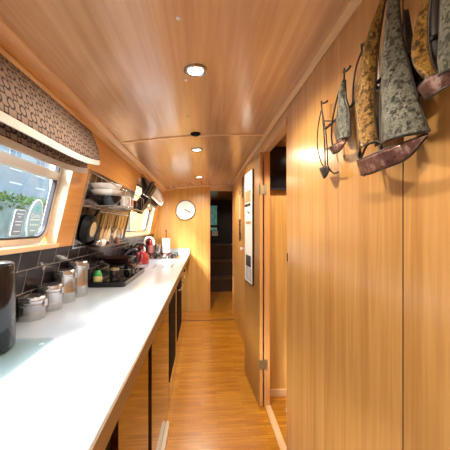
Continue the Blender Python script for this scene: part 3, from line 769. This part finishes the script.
# hanging card board on the leaf
hb_ = thing('hanging_card_panel', 'tall white hanging panel with cards, black square and rows of dots on the open door', 'wall panel', MD @ Vector((.33, .002, .85)))
u0, u1, z0, z1 = .182, .470, .845, 1.750
def dbox(ua, ub, za, zb, v0, v1): b = nb(); box(b, ua, ub, v0, v1, za, zb, MD); return b
obj('panel', dbox(u0, u1, z0, z1, .001, .010), WPLAS, hb_, bevel=.001)
obj('side_edge', dbox(u0-.006, u0, z0, z1, .001, .012), BLACK, hb_)
obj('wood_square', dbox(u0+.06, u1-.03, 1.505, 1.600, .010, .013), WALLB, hb_)
obj('clip', dbox(u0+.07, u1-.03, 1.470, 1.490, .010, .017), BLACK, hb_)
obj('drawing_card', dbox(u0+.05, u1-.02, 1.370, 1.468, .010, .012), PAPER, hb_)
b = nb()
pts = [(.26,1.40),(.29,1.43),(.31,1.40),(.34,1.44),(.36,1.41),(.39,1.43)]
tube(b, [MD @ Vector((u, .0125, z)) for u, z in pts], .0025, 6); obj('scribble', b, BLACK, hb_)
obj('wood_strip', dbox(u0+.06, u1-.05, 1.325, 1.345, .010, .013), WALLB, hb_)
obj('black_square', dbox(u0+.06, u1-.06, .975, 1.065, .010, .014), BLACK, hb_)
for i in range(4):
    for j in range(5):
        obj('dot', dbox(u0+.045+i*.056, u0+.067+i*.056, .865+j*.021, .876+j*.021, .010, .0115), IRON, hb_)
# key rack behind the door leaf edge
kx_ = RX
kr_ = thing('key_hook', 'dark metal wall hook holding keys beyond the open door', 'hook', (kx_-.002, 3.36, 1.66))
b = nb(); box(b, kx_-.006, kx_, 3.32, 3.40, 1.63, 1.86); obj('dark_backing', b, IRON, kr_, bevel=.002)
b = nb()
tube(b, [(kx_-.006, 3.36, 1.70), (kx_-.04, 3.36, 1.69), (kx_-.045, 3.36, 1.715)], .004, 8); obj('peg', b, CHROME, kr_, smooth=50)
kb = thing('key_bunch', 'bunch of keys and chain hanging from the dark wall hook', 'keys', (kx_-.03, 3.36, 1.12))
b = nb(); tube(b, [(kx_-.034+.0*math.sin(a), 3.36+.022*math.sin(a), 1.678+.022*math.cos(a)) for a in [2*PI*k/16 for k in range(16)]], .0018, 6, True); obj('ring', b, CHROME, kb, smooth=50)
b = nb(); box(b, kx_-.037, kx_-.031, 3.345, 3.375, 1.38, 1.655); obj('tag_strip', b, WPLAS, kb, bevel=.002)
b = nb()
for k in range(10):
    z = 1.37-k*.024; a0 = (k % 2)*PI/2
    tube(b, [(kx_-.034+math.cos(a0)*.009*math.sin(a), 3.36+(.3+math.sin(a0))*.011*math.sin(a), z+.017*math.cos(a)) for a in [2*PI*q/12 for q in range(12)]], .0048, 6, True)
obj('chain', b, IRON, kb, smooth=50)
for k, (dy, dz) in enumerate(((-.02, 1.30), (.02, 1.25), (-.012, 1.20))):
    b = nb(); box(b, kx_-.030+k*.004, kx_-.026+k*.004, 3.36+dy-.006, 3.36+dy+.006, dz-.055, dz); lathe(b, [(0,0),(.013,0),(.013,.004),(0,.004)], (kx_-.030+k*.004, 3.36+dy, dz+.008), 14, Matrix.Rotation(PI/2, 3, 'Y')); obj('key', b, BRASS, kb)
b = nb(); lathe(b, [(0,0),(.010,0),(.010,.012),(.020,.020),(.020,.034),(0,.040)], (kx_, 3.30, 1.055), 16, Matrix.Rotation(-PI/2, 3, 'Y')); tag(obj('coat_peg', b, WPLAS, smooth=45), 'small white round coat peg on the corridor wall below the keys', 'peg')
# side room things
tv = thing('television', 'black flat television hung high in the side room behind the doorway', 'television', (.62, 2.25, 1.6))
b = nb(); box(b, .485, .90, 2.205, 2.235, 1.575, 1.90); obj('screen', b, BLACKG, tv, bevel=.004)
b = nb(); box(b, .60, .78, 2.235, 2.27, 1.65, 1.82); obj('bracket', b, BLACK, tv)
b = nb(); box(b, .49, .895, 2.202, 2.206, 1.577, 1.590); obj('bezel', b, BLACK, tv)
bn = thing('waste_bin', 'pale pinkish bin just inside the side room doorway on the floor', 'bin', (.575, 1.72, 0))
b = nb(); lathe(b, [(0,0),(.060,0),(.080,.20),(.084,.215),(.080,.216),(.075,.20),(.056,.01),(0,.008)], bn.location, 28); obj('bucket', b, plain('pale pink plastic', (.55, .42, .42), .5), bn, smooth=40)
b = nb(); lathe(b, [(.082,.208),(.088,.208),(.088,.222),(.080,.224),(.079,.210)], bn.location, 28); obj('rim', b, WPLAS, bn, smooth=40)
L_ = bpy.data.lights.new('side lamp', 'SPOT'); L_.energy = 22; L_.color = (1, .85, .66); L_.spot_size = math.radians(140); L_.shadow_soft_size = .03
o = bpy.data.objects.new('side_room_beam', L_); COL.objects.link(o); o.location = (.80, 1.6, ceil_z(.8)-.02)
dlr = thing('ceiling_downlight', 'lit round downlight in the side room ceiling', 'ceiling light', (.80, 1.6, ceil_z(.8)-.004), 'recessed ceiling downlights')
b = nb(); lathe(b, [(.030,.002),(.031,-.003),(.040,-.007),(.047,-.004),(.049,.004)], dlr.location, 28); obj('ring', b, CHROME, dlr, smooth=40)
b = nb(); lathe(b, [(0,-.002),(.031,-.002)], dlr.location, 28); obj('lens', b, LAMPM, dlr)

# ------------------------------------------------------------------ stern passage: steps and door
st = thing('boat_steps', 'dark wooden steps climbing to the door at the end of the passage', 'steps', (.6, 6.4, 0))
for (ya, yb, za, zb) in ((6.00, 7.30, 0, .27), (6.38, 7.30, .27, .575), (6.80, 7.30, .575, .90)):
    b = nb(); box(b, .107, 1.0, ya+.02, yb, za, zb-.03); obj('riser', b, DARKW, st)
    b = nb(); box(b, .107, 1.0, ya, yb if zb > .8 else ya+.42, zb-.03, zb); obj('tread', b, wood('tread wood', (.05, .02, .008), (.09, .04, .015), 'x', rough=.35), st, bevel=.004)
dd = bpy.data.objects.new('door_2', None); COL.objects.link(dd); dd.location = (.55, 7.3, .9); dd['kind'] = 'structure'; dd['label'] = 'dark stern door with teal panes at the top of the steps'
b = nb(); box(b, .107, 1.2, 7.30, 7.34, 0, 1.96); obj('door_panel', b, plain('very dark paint', (.012, .011, .010), .4), dd)
TEAL = plain('glowing teal pane', (.16, .50, .46), .15, noise=.5, nscale=9., emit=.12)  # faint emission stands in for daylight behind the panes
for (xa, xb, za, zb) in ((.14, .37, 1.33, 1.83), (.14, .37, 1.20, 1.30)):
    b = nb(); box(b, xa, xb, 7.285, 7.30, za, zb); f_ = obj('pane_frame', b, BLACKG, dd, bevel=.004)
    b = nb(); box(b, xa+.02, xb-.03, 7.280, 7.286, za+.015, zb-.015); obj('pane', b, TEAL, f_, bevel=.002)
b = nb(); box(b, .22, .36, 7.276, 7.285, 1.085, 1.205); nt_ = tag(obj('notice', b, PAPER, bevel=.001), 'small white paper notice below the teal panes of the dark door', 'notice')
b = nb()
for q in range(3):
    box(b, .235, .285, 7.274, 7.2765, 1.175-q*.03-.010, 1.175-q*.03+.006); box(b, .300, .345, 7.274, 7.2765, 1.175-q*.03-.006, 1.175-q*.03+.010)
obj('print', b, plain('print grey', (.35,.38,.38), .7), nt_)

# ------------------------------------------------------------------ wall rack with crockery and tools
Yr0, Yr1 = 1.775, 2.95
ZP0, ZP1 = 1.178, 1.625
pl = thing('steel_wall_panel', 'polished steel panel on the left wall behind the hanging tools', 'panel', (lw(1.2), 2.3, ZP0))
b = nb(); slab(b, Yr0, 2.89, ZP0, ZP1, .001, .006); obj('sheet', b, plain('polished dark steel', (.20, .18, .165), .16, 1., noise=.1, nscale=8), pl)
b = nb()
for (y0_, y1_, z0_, z1_) in ((Yr0-.006, 2.896, ZP0-.006, ZP0+.002), (Yr0-.006, 2.896, ZP1-.002, ZP1+.006), (Yr0-.006, Yr0+.003, ZP0, ZP1), (2.888, 2.896, ZP0, ZP1)): slab(b, y0_, y1_, z0_, z1_, .001, .012)
obj('edging', b, CHROME, pl)
ra = thing('crockery_rack', 'wire crockery rack on the left wall above the hanging tools', 'rack', (lw(1.5), 2.1, 1.42))
XF = -.470; RY1 = 2.42; zb_, zt_, zf_ = 1.420, 1.612, 1.520
def side(y): return [(lw(zb_, .016), y, zb_), (XF, y, zb_), (XF, y, zf_), (lw(zt_, .016), y, zt_)]
for y in (Yr0, RY1):
    b = nb(); tube(b, side(y), .0032, 8, True); obj('side_frame', b, CHROME, ra, smooth=50)
b = nb()
for p, q in zip(side(Yr0), side(RY1)): tube(b, [p, q], .0032, 8)
obj('rail', b, CHROME, ra, smooth=50)
for k in range(6):
    y = Yr0+.095*(k+1)
    b = nb(); tube(b, [(lw(zt_, .016), y, zt_), (lw(zb_, .016), y, zb_), (XF, y, zb_), (XF, y, zf_)], .0018, 6); obj('wire', b, CHROME, ra, smooth=50)
def bowl(x, y, z, r, h, mat, label, nm='bowl', cat='bowl', grp='bowls stacked in the crockery rack'):
    b = nb(); lathe(b, [(0,0),(r*.42,0),(r*.46,.004),(r*.80,h*.45),(r,h),(r*.965,h),(r*.76,h*.5),(r*.42,.010),(0,.008)], (x, y, z), 36)
    return tag(obj(nm, b, mat, smooth=50), label, cat, grp)
bx_, by_ = -.585, 1.880
bowl(bx_, by_, 1.424, .090, .060, BLACKG, 'black bowl at the bottom of the near stack in the wall rack')
bowl(bx_, by_, 1.468, .092, .050, WHITE, 'white bowl in the middle of the near stack in the wall rack')
bowl(bx_, by_, 1.505, .092, .050, WHITE, 'uppermost white bowl of the near stack in the wall rack')
b = nb(); lathe(b, [(0,0),(.06,0),(.092,.012),(.092,.015),(.058,.004),(0,.004)], (-.57, 2.10, 1.424), 36); tag(obj('plate', b, WHITE, smooth=50), 'white plate lying in the wall rack behind the bowls', 'plate')
mug(-.515, 2.045, 1.430, .034, .07, WHITE, 'white mug in the wall rack nearest the bowls', 'mugs in the wall rack', -.9)
mug(-.525, 2.165, 1.424, .034, .075, PINK, 'pink mug standing in the wall rack behind the white mug', 'mugs in the wall rack', -.9)
mug(-.515, 2.27, 1.424, .034, .07, BLACKG, 'black mug in the wall rack beside the pink mug', 'mugs in the wall rack', -.6)
mug(-.600, 2.30, 1.424, .036, .085, IRON, 'dark grey mug by the wall at the far end of the wall rack', 'mugs in the wall rack', -1.)
# knife holder
kh = thing('knife_block', 'black knife block at the far end of the wall rack', 'knife block', (-.53, 2.50, 1.42))
Mk = Matrix.Translation(Vector((-.545, 2.52, 1.42))) @ Matrix.Rotation(math.radians(32), 4, 'Y')
b = nb(); box(b, -.035, .035, -.07, .07, 0, .15, Mk); obj('block', b, BLACK, kh, bevel=.006)
b = nb(); tube(b, [(lw(1.45,.006), 2.52, 1.45), (-.54, 2.52, 1.45)], .008, 8); obj('bracket', b, IRON, kh)
for k, (du, dy, l) in enumerate(((-.016, -.045, .12), (.014, -.045, .10), (-.016, 0, .13), (.014, 0, .11), (-.016, .045, .12), (.014, .045, .10))):
    kn = thing('kitchen_knife', ['black-handled knife at the near wall side of the block', 'black-handled knife at the near room side of the block', 'black-handled knife in the middle wall side of the block', 'black-handled knife in the middle room side of the block', 'black-handled knife at the far wall side of the block', 'black-handled knife at the far room side of the block'][k], 'knife', Mk @ Vector((du, dy, .15)), 'knives in the block')
    b = nb(); box(b, du-.008, du+.008, dy-.012, dy+.012, .158, .158+l, Mk); obj('handle', b, BLACKG, kn, bevel=.005)
    b = nb(); box(b, du-.006, du+.006, dy-.010, dy+.010, .150, .160, Mk); obj('bolster', b, CHROME, kn)
# frying pan on the panel
fp = thing('frying_pan', 'black frying pan with cream round base hanging at the near end of the steel panel', 'pan', (lw(1.3,.02), 1.90, 1.22))
def wallM(y, z, off): 
    t = math.atan(.226)
    n_ = Vector((math.cos(t), 0, -math.sin(t))); up = Vector((math.sin(t), 0, math.cos(t)))
    p = Vector((lw(z, off), y, z))
    return Matrix(((0, up.x, n_.x, p.x), (1, up.y, n_.y, p.y), (0, up.z, n_.z, p.z), (0, 0, 0, 1)))    # local: X along wall, Y up wall, Z out of wall
Mf = wallM(1.905, 1.292, .012)
def lathe4(prof, M, n=36):
    b = nb(); lathe(b, prof, (0,0,0), n)
    for v in b.verts: v.co = M @ v.co
    return b
obj('body', lathe4([(0,.034),(.070,.034),(.076,.031),(.090,0),(.093,0),(.080,.038),(.072,.041),(0,.041)], Mf), BLACK, fp, smooth=50)
obj('base_disc', lathe4([(0,.0425),(.046,.0425),(.046,.041)], Mf), CREAM, fp, smooth=50)
b = nb(); tube(b, [Mf @ Vector((.03, .078, .02)), Mf @ Vector((.055, .12, .03))], .010, 8); obj('handle', b, BLACK, fp, smooth=50)
# hanging utensils
rl = thing('utensil_rail', 'thin steel rail with hooks under the crockery rack', 'rail', (lw(1.40,.03), 2.3, 1.395))
b = nb(); tube(b, [(lw(1.40,.035), 1.98, 1.40), (lw(1.40,.035), 2.76, 1.40)], .004, 8)
for y in (2.0, 2.74): tube(b, [(lw(1.40,.006), y, 1.40), (lw(1.40,.036), y, 1.40)], .004, 8)
obj('bar', b, CHROME, rl, smooth=50)
def utensil(y, name, label, cat, head, hmat, smat):
    M = wallM(y, 1.388, .045)
    u = thing(name, label, cat, M @ Vector((0, -.2, 0)), 'cooking tools on the rail')
    b = nb(); tube(b, [M @ Vector(p) for p in ((0,.020,-.010),(0,.023,0),(0,.008,.004),(0,0,0))], .002, 6); obj('hook', b, CHROME, u)
    L1 = .105
    b = nb()
    v0 = [(-.007,0),(.007,0),(.006,-L1),(-.006,-L1)]
    A = [b.verts.new(M @ Vector((p[0], p[1], 0))) for p in v0]; B = [b.verts.new(M @ Vector((p[0], p[1], .006))) for p in v0]
    b.faces.new(A); b.faces.new(B[::-1])
    for i in range(4): b.faces.new((A[i], B[i], B[(i+1)%4], A[(i+1)%4]))
    obj('handle', b, hmat, u, bevel=.0015)
    b = nb()
    if head == 'spatula': poly = [(-.01,0),(.01,0),(.034,-.03),(.036,-.095),(-.036,-.095),(-.034,-.03)]
    elif head == 'spoon': poly = [(.026*math.cos(a), -.035+.040*math.sin(a)) for a in [2*PI*k/20 for k in range(20)]]
    elif head == 'ladle': poly = [(.034*math.cos(a), -.04+.034*math.sin(a)) for a in [2*PI*k/20 for k in range(20)]]
    elif head == 'fork': poly = [(-.022,0),(.022,0),(.024,-.09),(.014,-.09),(.012,-.03),(.005,-.03),(.005,-.09),(-.005,-.09),(-.005,-.03),(-.012,-.03),(-.014,-.09),(-.024,-.09)]
    else: poly = None
    if poly:
        dz = 0 if head not in ('spoon', 'ladle') else 0
        A = [b.verts.new(M @ Vector((p[0], p[1]-L1, .002 + (0 if head != 'ladle' else 0)))) for p in poly]; B = [b.verts.new(M @ Vector((p[0]*.98, p[1]-L1, .006 if head != 'ladle' else .022))) for p in poly]
        b.faces.new(A); b.faces.new(B[::-1])
        for i in range(len(poly)): b.faces.new((A[i], B[i], B[(i+1) % len(poly)], A[(i+1) % len(poly)]))
    else:
        for k in range(5):
            a = PI*k/5
            tube(b, [M @ Vector((math.cos(a)*.026*math.sin(t)*(1), -L1-.05+.05*math.cos(t), .004+math.sin(a)*.026*math.sin(t))) for t in [2*PI*q/16 for q in range(16)]], .0012, 5, True)
    obj({'spatula':'blade','spoon':'bowl','ladle':'bowl','fork':'tines'}.get(head, 'wires'), b, smat, u)
    return u
utensil(2.02, 'spatula', 'black spatula nearest the frying pan on the rail', 'spatula', 'spatula', BLACK, BLACK)
utensil(2.10, 'wooden_spoon', 'wooden spoon beside the black spatula on the rail', 'spoon', 'spoon', SPOONW, SPOONW)
utensil(2.18, 'slotted_turner', 'shiny steel turner between two wooden tools on the rail', 'turner', 'spatula', STEEL, CHROME)
utensil(2.26, 'wooden_spatula', 'flat wooden spatula beside the steel turner on the rail', 'spatula', 'spatula', SPOONW, PALEW)
utensil(2.35, 'soup_ladle', 'steel soup ladle in the middle of the rail', 'ladle', 'ladle', BLACK, CHROME)
utensil(2.43, 'serving_fork', 'steel three-pronged fork beside the ladle', 'fork', 'fork', CHROME, CHROME)
utensil(2.52, 'whisk', 'wire balloon whisk toward the far end of the rail', 'whisk', 'whisk', CHROME, CHROME)
utensil(2.61, 'serving_spoon', 'red-handled steel spoon next to the whisk', 'spoon', 'spoon', RED, CHROME)
utensil(2.70, 'pasta_fork', 'black fork at the far end of the rail', 'fork', 'fork', BLACK, BLACK)
# rack shelf of steel lids below the panel
tb = thing('toast_rack', 'small chrome toast rack standing on a ledge above the wok', 'toast rack', (-.66, 2.30, 1.13))
b = nb(); box(b, lw(1.165, .006), lw(1.165, .085), 2.02, 2.72, 1.158, 1.166); sh = tag(obj('wall_ledge', b, DARKW, bevel=.002), 'narrow dark ledge on the tiles beneath the steel panel', 'shelf')
tb.location = (lw(1.17, .045), 2.32, 1.166)
b = nb(); box(b, lw(1.17,.02), lw(1.17,.07), 2.25, 2.39, 1.166, 1.170); obj('base', b, CHROME, tb)
for k in range(4):
    y = 2.265+k*.036
    b = nb(); xc = lw(1.17, .045); tube(b, [(xc-.022, y, 1.170), (xc-.022, y, 1.215)] + [(xc-.022*math.cos(a), y, 1.215+.022*math.sin(a)) for a in [PI*q/8 for q in range(1, 8)]] + [(xc+.022, y, 1.215), (xc+.022, y, 1.170)], .0022, 6); obj('loop', b, CHROME, tb, smooth=50)
for k, (y, m_, nm_) in enumerate(((2.07, STEEL, 'small steel pot on the near end of the dark ledge'), (2.16, WHITE, 'small white pot on the dark ledge beside the steel pot'), (2.50, COPPER, 'small copper pot on the dark ledge behind the toast rack'))):
    b = nb(); lathe(b, [(0,0),(.024,0),(.032,.018),(.032,.040),(.026,.046),(.022,.044),(0,.040)], (lw(1.17,.045), y, 1.166), 24); tag(obj('small_pot', b, m_, smooth=45), nm_, 'pot', 'small pots on the ledge')

# ------------------------------------------------------------------ metal boats on the corridor wall
sp = thing('boat_wall_sculpture', 'metal wall sculpture of sailing boats with gold and green-grey sails', 'wall sculpture', (RX-.03, .75, 1.45))
def W(px, py, off=.03): return on_x(px, py, RX-off)
def densify(rows, n=18):
    out = []
    for i in range(n+1):
        t = i/n*(len(rows)-1); j = min(int(t), len(rows)-2); f = t-j
        def c(k):
            p0 = rows[max(j-1,0)][k]; p1 = rows[j][k]; p2 = rows[j+1][k]; p3 = rows[min(j+2,len(rows)-1)][k]
            return .5*((2*p1)+(-p0+p2)*f+(2*p0-5*p1+4*p2-p3)*f*f+(-p0+3*p1-3*p2+p3)*f**3)
        out.append(tuple(c(k) for k in range(len(rows[0]))))
    return out
def sail(rows, off, bulge, mat, name='sail', cols=8, rim=.0025):
    """rows: (left px, left py, right px, right py) top to bottom"""
    b = nb(); g = []
    rows = densify(rows)
    for (xl, yl, xr, yr) in rows:
        P, Q = W(xl, yl, off), W(xr, yr, off)
        wdt = (P-Q).length
        r = []
        for c in range(cols+1):
            t = c/cols; p = P.lerp(Q, t); p.x -= math.sin(PI*t)*min(bulge, wdt*.35); r.append(b.verts.new(p))
        g.append(r)
    Ls = [r[0].co.copy() for r in g]; Rs = [r[-1].co.copy() for r in g]; Bs = [v.co.copy() for v in g[-1]]
    for R0, R1 in zip(g, g[1:]):
        for c in range(cols): b.faces.new((R0[c], R0[c+1], R1[c+1], R1[c]))
    o = obj(name, b, mat, sp, smooth=60, solid=.0025)
    b = nb(); tube(b, Ls, rim, 6); tube(b, Rs, rim, 6); tube(b, Bs, rim, 6); obj('sail_rim', b, IRON, o, smooth=60)
    return o
def hull(top, bot, off, out, mat):
    b = nb(); n = 20; T = densify(top, n); Bt = densify(bot, n); g = []
    for i in range(n+1):
        t = i/n
        P, Q = W(T[i][0], T[i][1], off), W(Bt[i][0], Bt[i][1], off)
        r = []
        for c in range(7):
            s = c/6; p = P.lerp(Q, s); p.x -= out*math.sin(PI*min(1, t*.9+.1))*(1-.5*s) ; r.append(b.verts.new(p))
        g.append(r)
    e1 = [r[0].co.copy() for r in g]; e2 = [r[-1].co.copy() for r in g]
    for R0, R1 in zip(g, g[1:]):
        for c in range(6): b.faces.new((R0[c], R0[c+1], R1[c+1], R1[c]))
    o = obj('hull', b, mat, sp, smooth=60, solid=.003)
    b = nb(); tube(b, e1, .002, 6); tube(b, e2, .0022, 6); obj('hull_rim', b, IRON, o, smooth=60)
def wire(pts, r, off=.03, name='mast', mat=None, offs=None):
    b = nb(); n = len(pts)
    P = densify(pts, max(8, n*3)) if n > 2 else pts
    m = len(P)
    tube(b, [W(p[0], p[1], (off if offs is None else offs[0]+(offs[1]-offs[0])*i/(m-1))) for i, p in enumerate(P)], r, 8); obj(name, b, mat or IRON, sp, smooth=60)
# gold sail and green-grey sail over the big copper hull
sail([(392,-40,395,-40),(381,0,385,0),(367,45,378,45),(361,75,376,75),(356,98,374,98),(357,122,375,120),(358,140,377,134),(360,152,379,141)], .035, .020, GOLD)
sail([(394,-55,397,-55),(389,0,398,0),(386,50,404,48),(383,100,417,96),(381,130,425,122),(381,146,429,131)], .045, .028, VERD)
hull([(360,161),(372,159),(391,152),(410,144),(428,134)], [(362,175),(374,174),(388,169),(412,158),(427,136)], .040, .030, COPPER)
wire([(395,-60),(388,0),(384,60),(380,110),(381,152)], .0035, .045)
wire([(360,150),(358,156),(361,162)], .003, .04, 'stay'); wire([(380,142),(374,141),(366,146),(360,160)], .003, .038, 'stay')
wire([(356,98),(357,130),(361,161),(364,176)], .003, .035, 'stay')
# second large boat, mostly beyond the frame
sail([(431,-30,435,-30),(424,0,430,0),(418,20,428,20),(414,42,428,42),(414,60,431,60),(419,72,435,70),(426,80,438,76)], .045, .020, GOLD)
sail([(447,-45,452,-45),(442,0,462,-2),(441,40,474,34),(440,62,484,52),(440,80,490,62)], .050, .030, VERD)
hull([(423,90),(436,83),(450,75),(470,66),(492,56)], [(428,99),(438,97),(452,88),(474,76),(491,58)], .045, .030, COPPER)
wire([(450,-45),(442,0),(440,50),(441,88)], .0035, .048)
sail([(385,40,390,40),(380,90,386,90),(376,130,384,128),(375,146,384,142)], .018, .004, IRON, 'dark_backing')  # dark sheet standing in for the shadow between gold and green-grey sails
sail([(432,-20,442,-20),(430,20,444,18),(428,50,444,46),(432,76,444,72)], .018, .004, IRON, 'dark_backing')
sail([(403,10,407,10),(407,50,414,50),(413,80,421,78),(420,96,432,92)], .016, .004, IRON, 'dark_backing')  # dark sheet put in for the shadowed wall right of the big sail
# small boat with narrow sail
sail([(343,80,345,80),(339,100,346,100),(336,120,349,118),(335,134,350,129),(337,142,350,136)], .030, .012, VERD)
wire([(344,68),(344,90),(349,112),(350,136)], .0028, .030)
wire([(344,80),(338,94),(333,115),(331,135),(333,150)], .0028, .030, 'stay')
wire([(343,72),(347,70),(350,66)], .0032, .032, 'flag')
hull([(330,148),(336,146),(341,143),(347,137)], [(333,154),(337,153),(342,150),(347,139)], .030, .014, COPPER)
# frame boat behind the gold sail
wire([(361,44),(362,58),(363,75),(362,96)], .0026, .028); wire([(361,52),(356,66),(353,84),(352,104)], .0026, .028, 'stay')
wire([(361,52),(365,66),(363,84),(359,96)], .0026, .028, 'stay'); wire([(361,47),(364,43),(369,40)], .0032, .03, 'flag')
# smallest boat: wire outline
wire([(321,101),(322,115),(324,140),(325,168)], .0024, .028)
wire([(321,110),(318,125),(317,145),(320,160),(325,170)], .0022, .028, 'stay')
wire([(322,112),(325,130),(327,150),(327,168)], .0022, .028, 'stay')
wire([(321,103),(324,103),(327,101)], .0032, .03, 'flag')
hull([(320,169),(323,168),(326,167),(328,166)], [(323,177),(325,178),(327,176),(329,170)], .030, .008, IRON)
# connecting bars
wire([(323,121),(332,121)], .0026, .022, 'connecting_bar'); wire([(325,129),(353,104)], .0045, .020, 'connecting_bar')
wire([(326,149),(331,149)], .0024, .022, 'connecting_bar'); wire([(328,168),(333,173),(338,172)], .0026, .022, 'connecting_bar')
wire([(352,104),(382,78)], .005, .022, 'connecting_bar'); wire([(372,86),(388,92)], .005, .022, 'connecting_bar')
wire([(400,60),(440,34)], .006, .022, 'connecting_bar'); wire([(405,85),(425,86)], .006, .024, 'connecting_bar')
for (px_, py_) in ((341,114),(366,92),(396,64),(434,40)):
    b = nb(); p = W(px_, py_, .022); tube(b, [(RX, p.y, p.z), (RX-.024, p.y, p.z)], .004, 8); obj('wall_stud', b, IRON, sp)

# ------------------------------------------------------------------ outside: canal bank
STONE = plain('mossy bank stone', (.045, .06, .055), .9, noise=.35, nscale=3., bump=.4)
def out(name, b, m, lab, cat, grp=None, **k): return tag(obj(name, b, m, **k), lab, cat, grp)
b = nb(); box(b, -4.995, -1.15, -40, 80, -.62, -.60)
o = obj('canal_water', b, plain('canal water', (.10, .13, .12), .08), loc=0); tag(o, 'still canal water outside the windows', 'water')
b = nb(); box(b, -9, -5.0, -20, 60, -.60, 1.95); out('quay_wall', b, STONE, 'mossy grey stone quay wall across the water', 'wall')
def leafmass(name, x0, x1, y0, y1, z0, z1, n, seed, lab, grp, mat):
    rnd = random.Random(seed); b = nb()
    for i in range(n):
        c = Vector((rnd.uniform(x0,x1), rnd.uniform(y0,y1), rnd.uniform(z0,z1)))
        u = Vector((rnd.gauss(0,1), rnd.gauss(0,1), rnd.gauss(0,1))).normalized(); v = u.orthogonal().normalized(); s = rnd.uniform(.03,.07)
        vs = [b.verts.new(c+u*s), b.verts.new(c+v*s*.6), b.verts.new(c-u*s), b.verts.new(c-v*s*.6)]; b.faces.new(vs)
    return tag(obj(name, b, mat), lab, 'hedge', grp)
LEAF = plain('leaf green', (.02, .045, .012), .7, noise=.5, nscale=2.)
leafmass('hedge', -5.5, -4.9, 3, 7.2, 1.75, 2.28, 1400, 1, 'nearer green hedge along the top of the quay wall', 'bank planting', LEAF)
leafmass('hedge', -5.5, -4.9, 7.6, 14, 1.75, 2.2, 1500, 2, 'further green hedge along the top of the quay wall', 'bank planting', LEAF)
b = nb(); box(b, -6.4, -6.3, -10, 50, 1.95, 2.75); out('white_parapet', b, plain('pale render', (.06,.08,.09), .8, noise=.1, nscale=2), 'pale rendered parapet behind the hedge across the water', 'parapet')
def house(y0, y1, x, h, lab, col):
    r = thing('house', lab, 'house', (x-2, (y0+y1)/2, 1.95), 'houses across the water')
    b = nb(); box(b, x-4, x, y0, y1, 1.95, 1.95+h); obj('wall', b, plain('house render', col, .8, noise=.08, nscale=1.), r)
    b = nb(); prism(b, [(x+.3, 1.95+h), (x-2, 1.95+h+1.4), (x-4.3, 1.95+h)], y0-.2, y1+.2); obj('roof', b, plain('slate', (.06,.08,.10), .7), r)
    n = int((y1-y0)/1.9)
    for i in range(n):
        for z in (2.3, 4.1):
            if z+1.2 > 1.95+h: continue
            yc = y0+(i+.5)*(y1-y0)/n
            b = nb(); box(b, x-.05, x+.04, yc-.5, yc+.5, z, z+1.2); w = obj('window', b, plain('window white', (.16,.18,.20), .6), r)
            b = nb(); box(b, x+.03, x+.06, yc-.43, yc-.04, z+.08, z+1.12); box(b, x+.03, x+.06, yc+.04, yc+.43, z+.08, z+1.12); obj('pane', b, plain('window dark', (.015,.03,.045), .1), w)
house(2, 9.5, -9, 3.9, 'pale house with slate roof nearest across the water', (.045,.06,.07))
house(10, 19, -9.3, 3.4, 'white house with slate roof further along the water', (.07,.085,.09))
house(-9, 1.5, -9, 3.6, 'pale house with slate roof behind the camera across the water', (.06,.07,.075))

for o_ in bpy.data.objects:
    if o_.type == 'MESH' and origin(o_).x < -1.9 or o_.name.startswith(('hedge', 'quay')):
        for m_ in o_.data.materials:
            for n_ in m_.node_tree.nodes:
                if n_.type == 'BSDF_PRINCIPLED' and 'water' not in m_.name: n_.inputs['Specular IOR Level'].default_value = .05
# ------------------------------------------------------------------ world, sun, camera
w = bpy.data.worlds.new('World'); bpy.context.scene.world = w; w.use_nodes = True
nt = w.node_tree; bg = nt.nodes['Background']
tc = nt.nodes.new('ShaderNodeTexCoord'); sep = nt.nodes.new('ShaderNodeSeparateXYZ'); nt.links.new(tc.outputs['Generated'], sep.inputs[0])
rp = nt.nodes.new('ShaderNodeValToRGB'); rp.color_ramp.elements[0].position = .45; rp.color_ramp.elements[0].color = (.74,.86,.97,1)
rp.color_ramp.elements[1].position = .95; rp.color_ramp.elements[1].color = (.60,.78,1,1)
nt.links.new(sep.outputs['Z'], rp.inputs['Fac']); nt.links.new(rp.outputs['Color'], bg.inputs['Color'])
bg.inputs['Strength'].default_value = 7.0

sl = bpy.data.lights.new('Sun', 'SUN'); sl.energy = 10.; sl.angle = math.radians(22); sl.color = (1, .95, .86)
so = bpy.data.objects.new('Sun', sl); COL.objects.link(so); so.rotation_euler = Vector((.5, .6, -.62)).to_track_quat('-Z', 'Y').to_euler()
cam = bpy.data.cameras.new('Camera'); co = bpy.data.objects.new('Camera', cam); COL.objects.link(co)
cam.sensor_width = 36; cam.sensor_fit = 'HORIZONTAL'; cam.lens = F/450*36; cam.shift_y = 2/450; cam.clip_start = .02
co.location = (0, 0, EYE); co.rotation_euler = (PI/2, 0, -YAW)
sc_ = bpy.context.scene; sc_.camera = co
vs = sc_.view_settings; vs.view_transform = 'Standard'; vs.look = 'None'; vs.gamma = 1; vs.use_curve_mapping = False; vs.exposure = 0.85
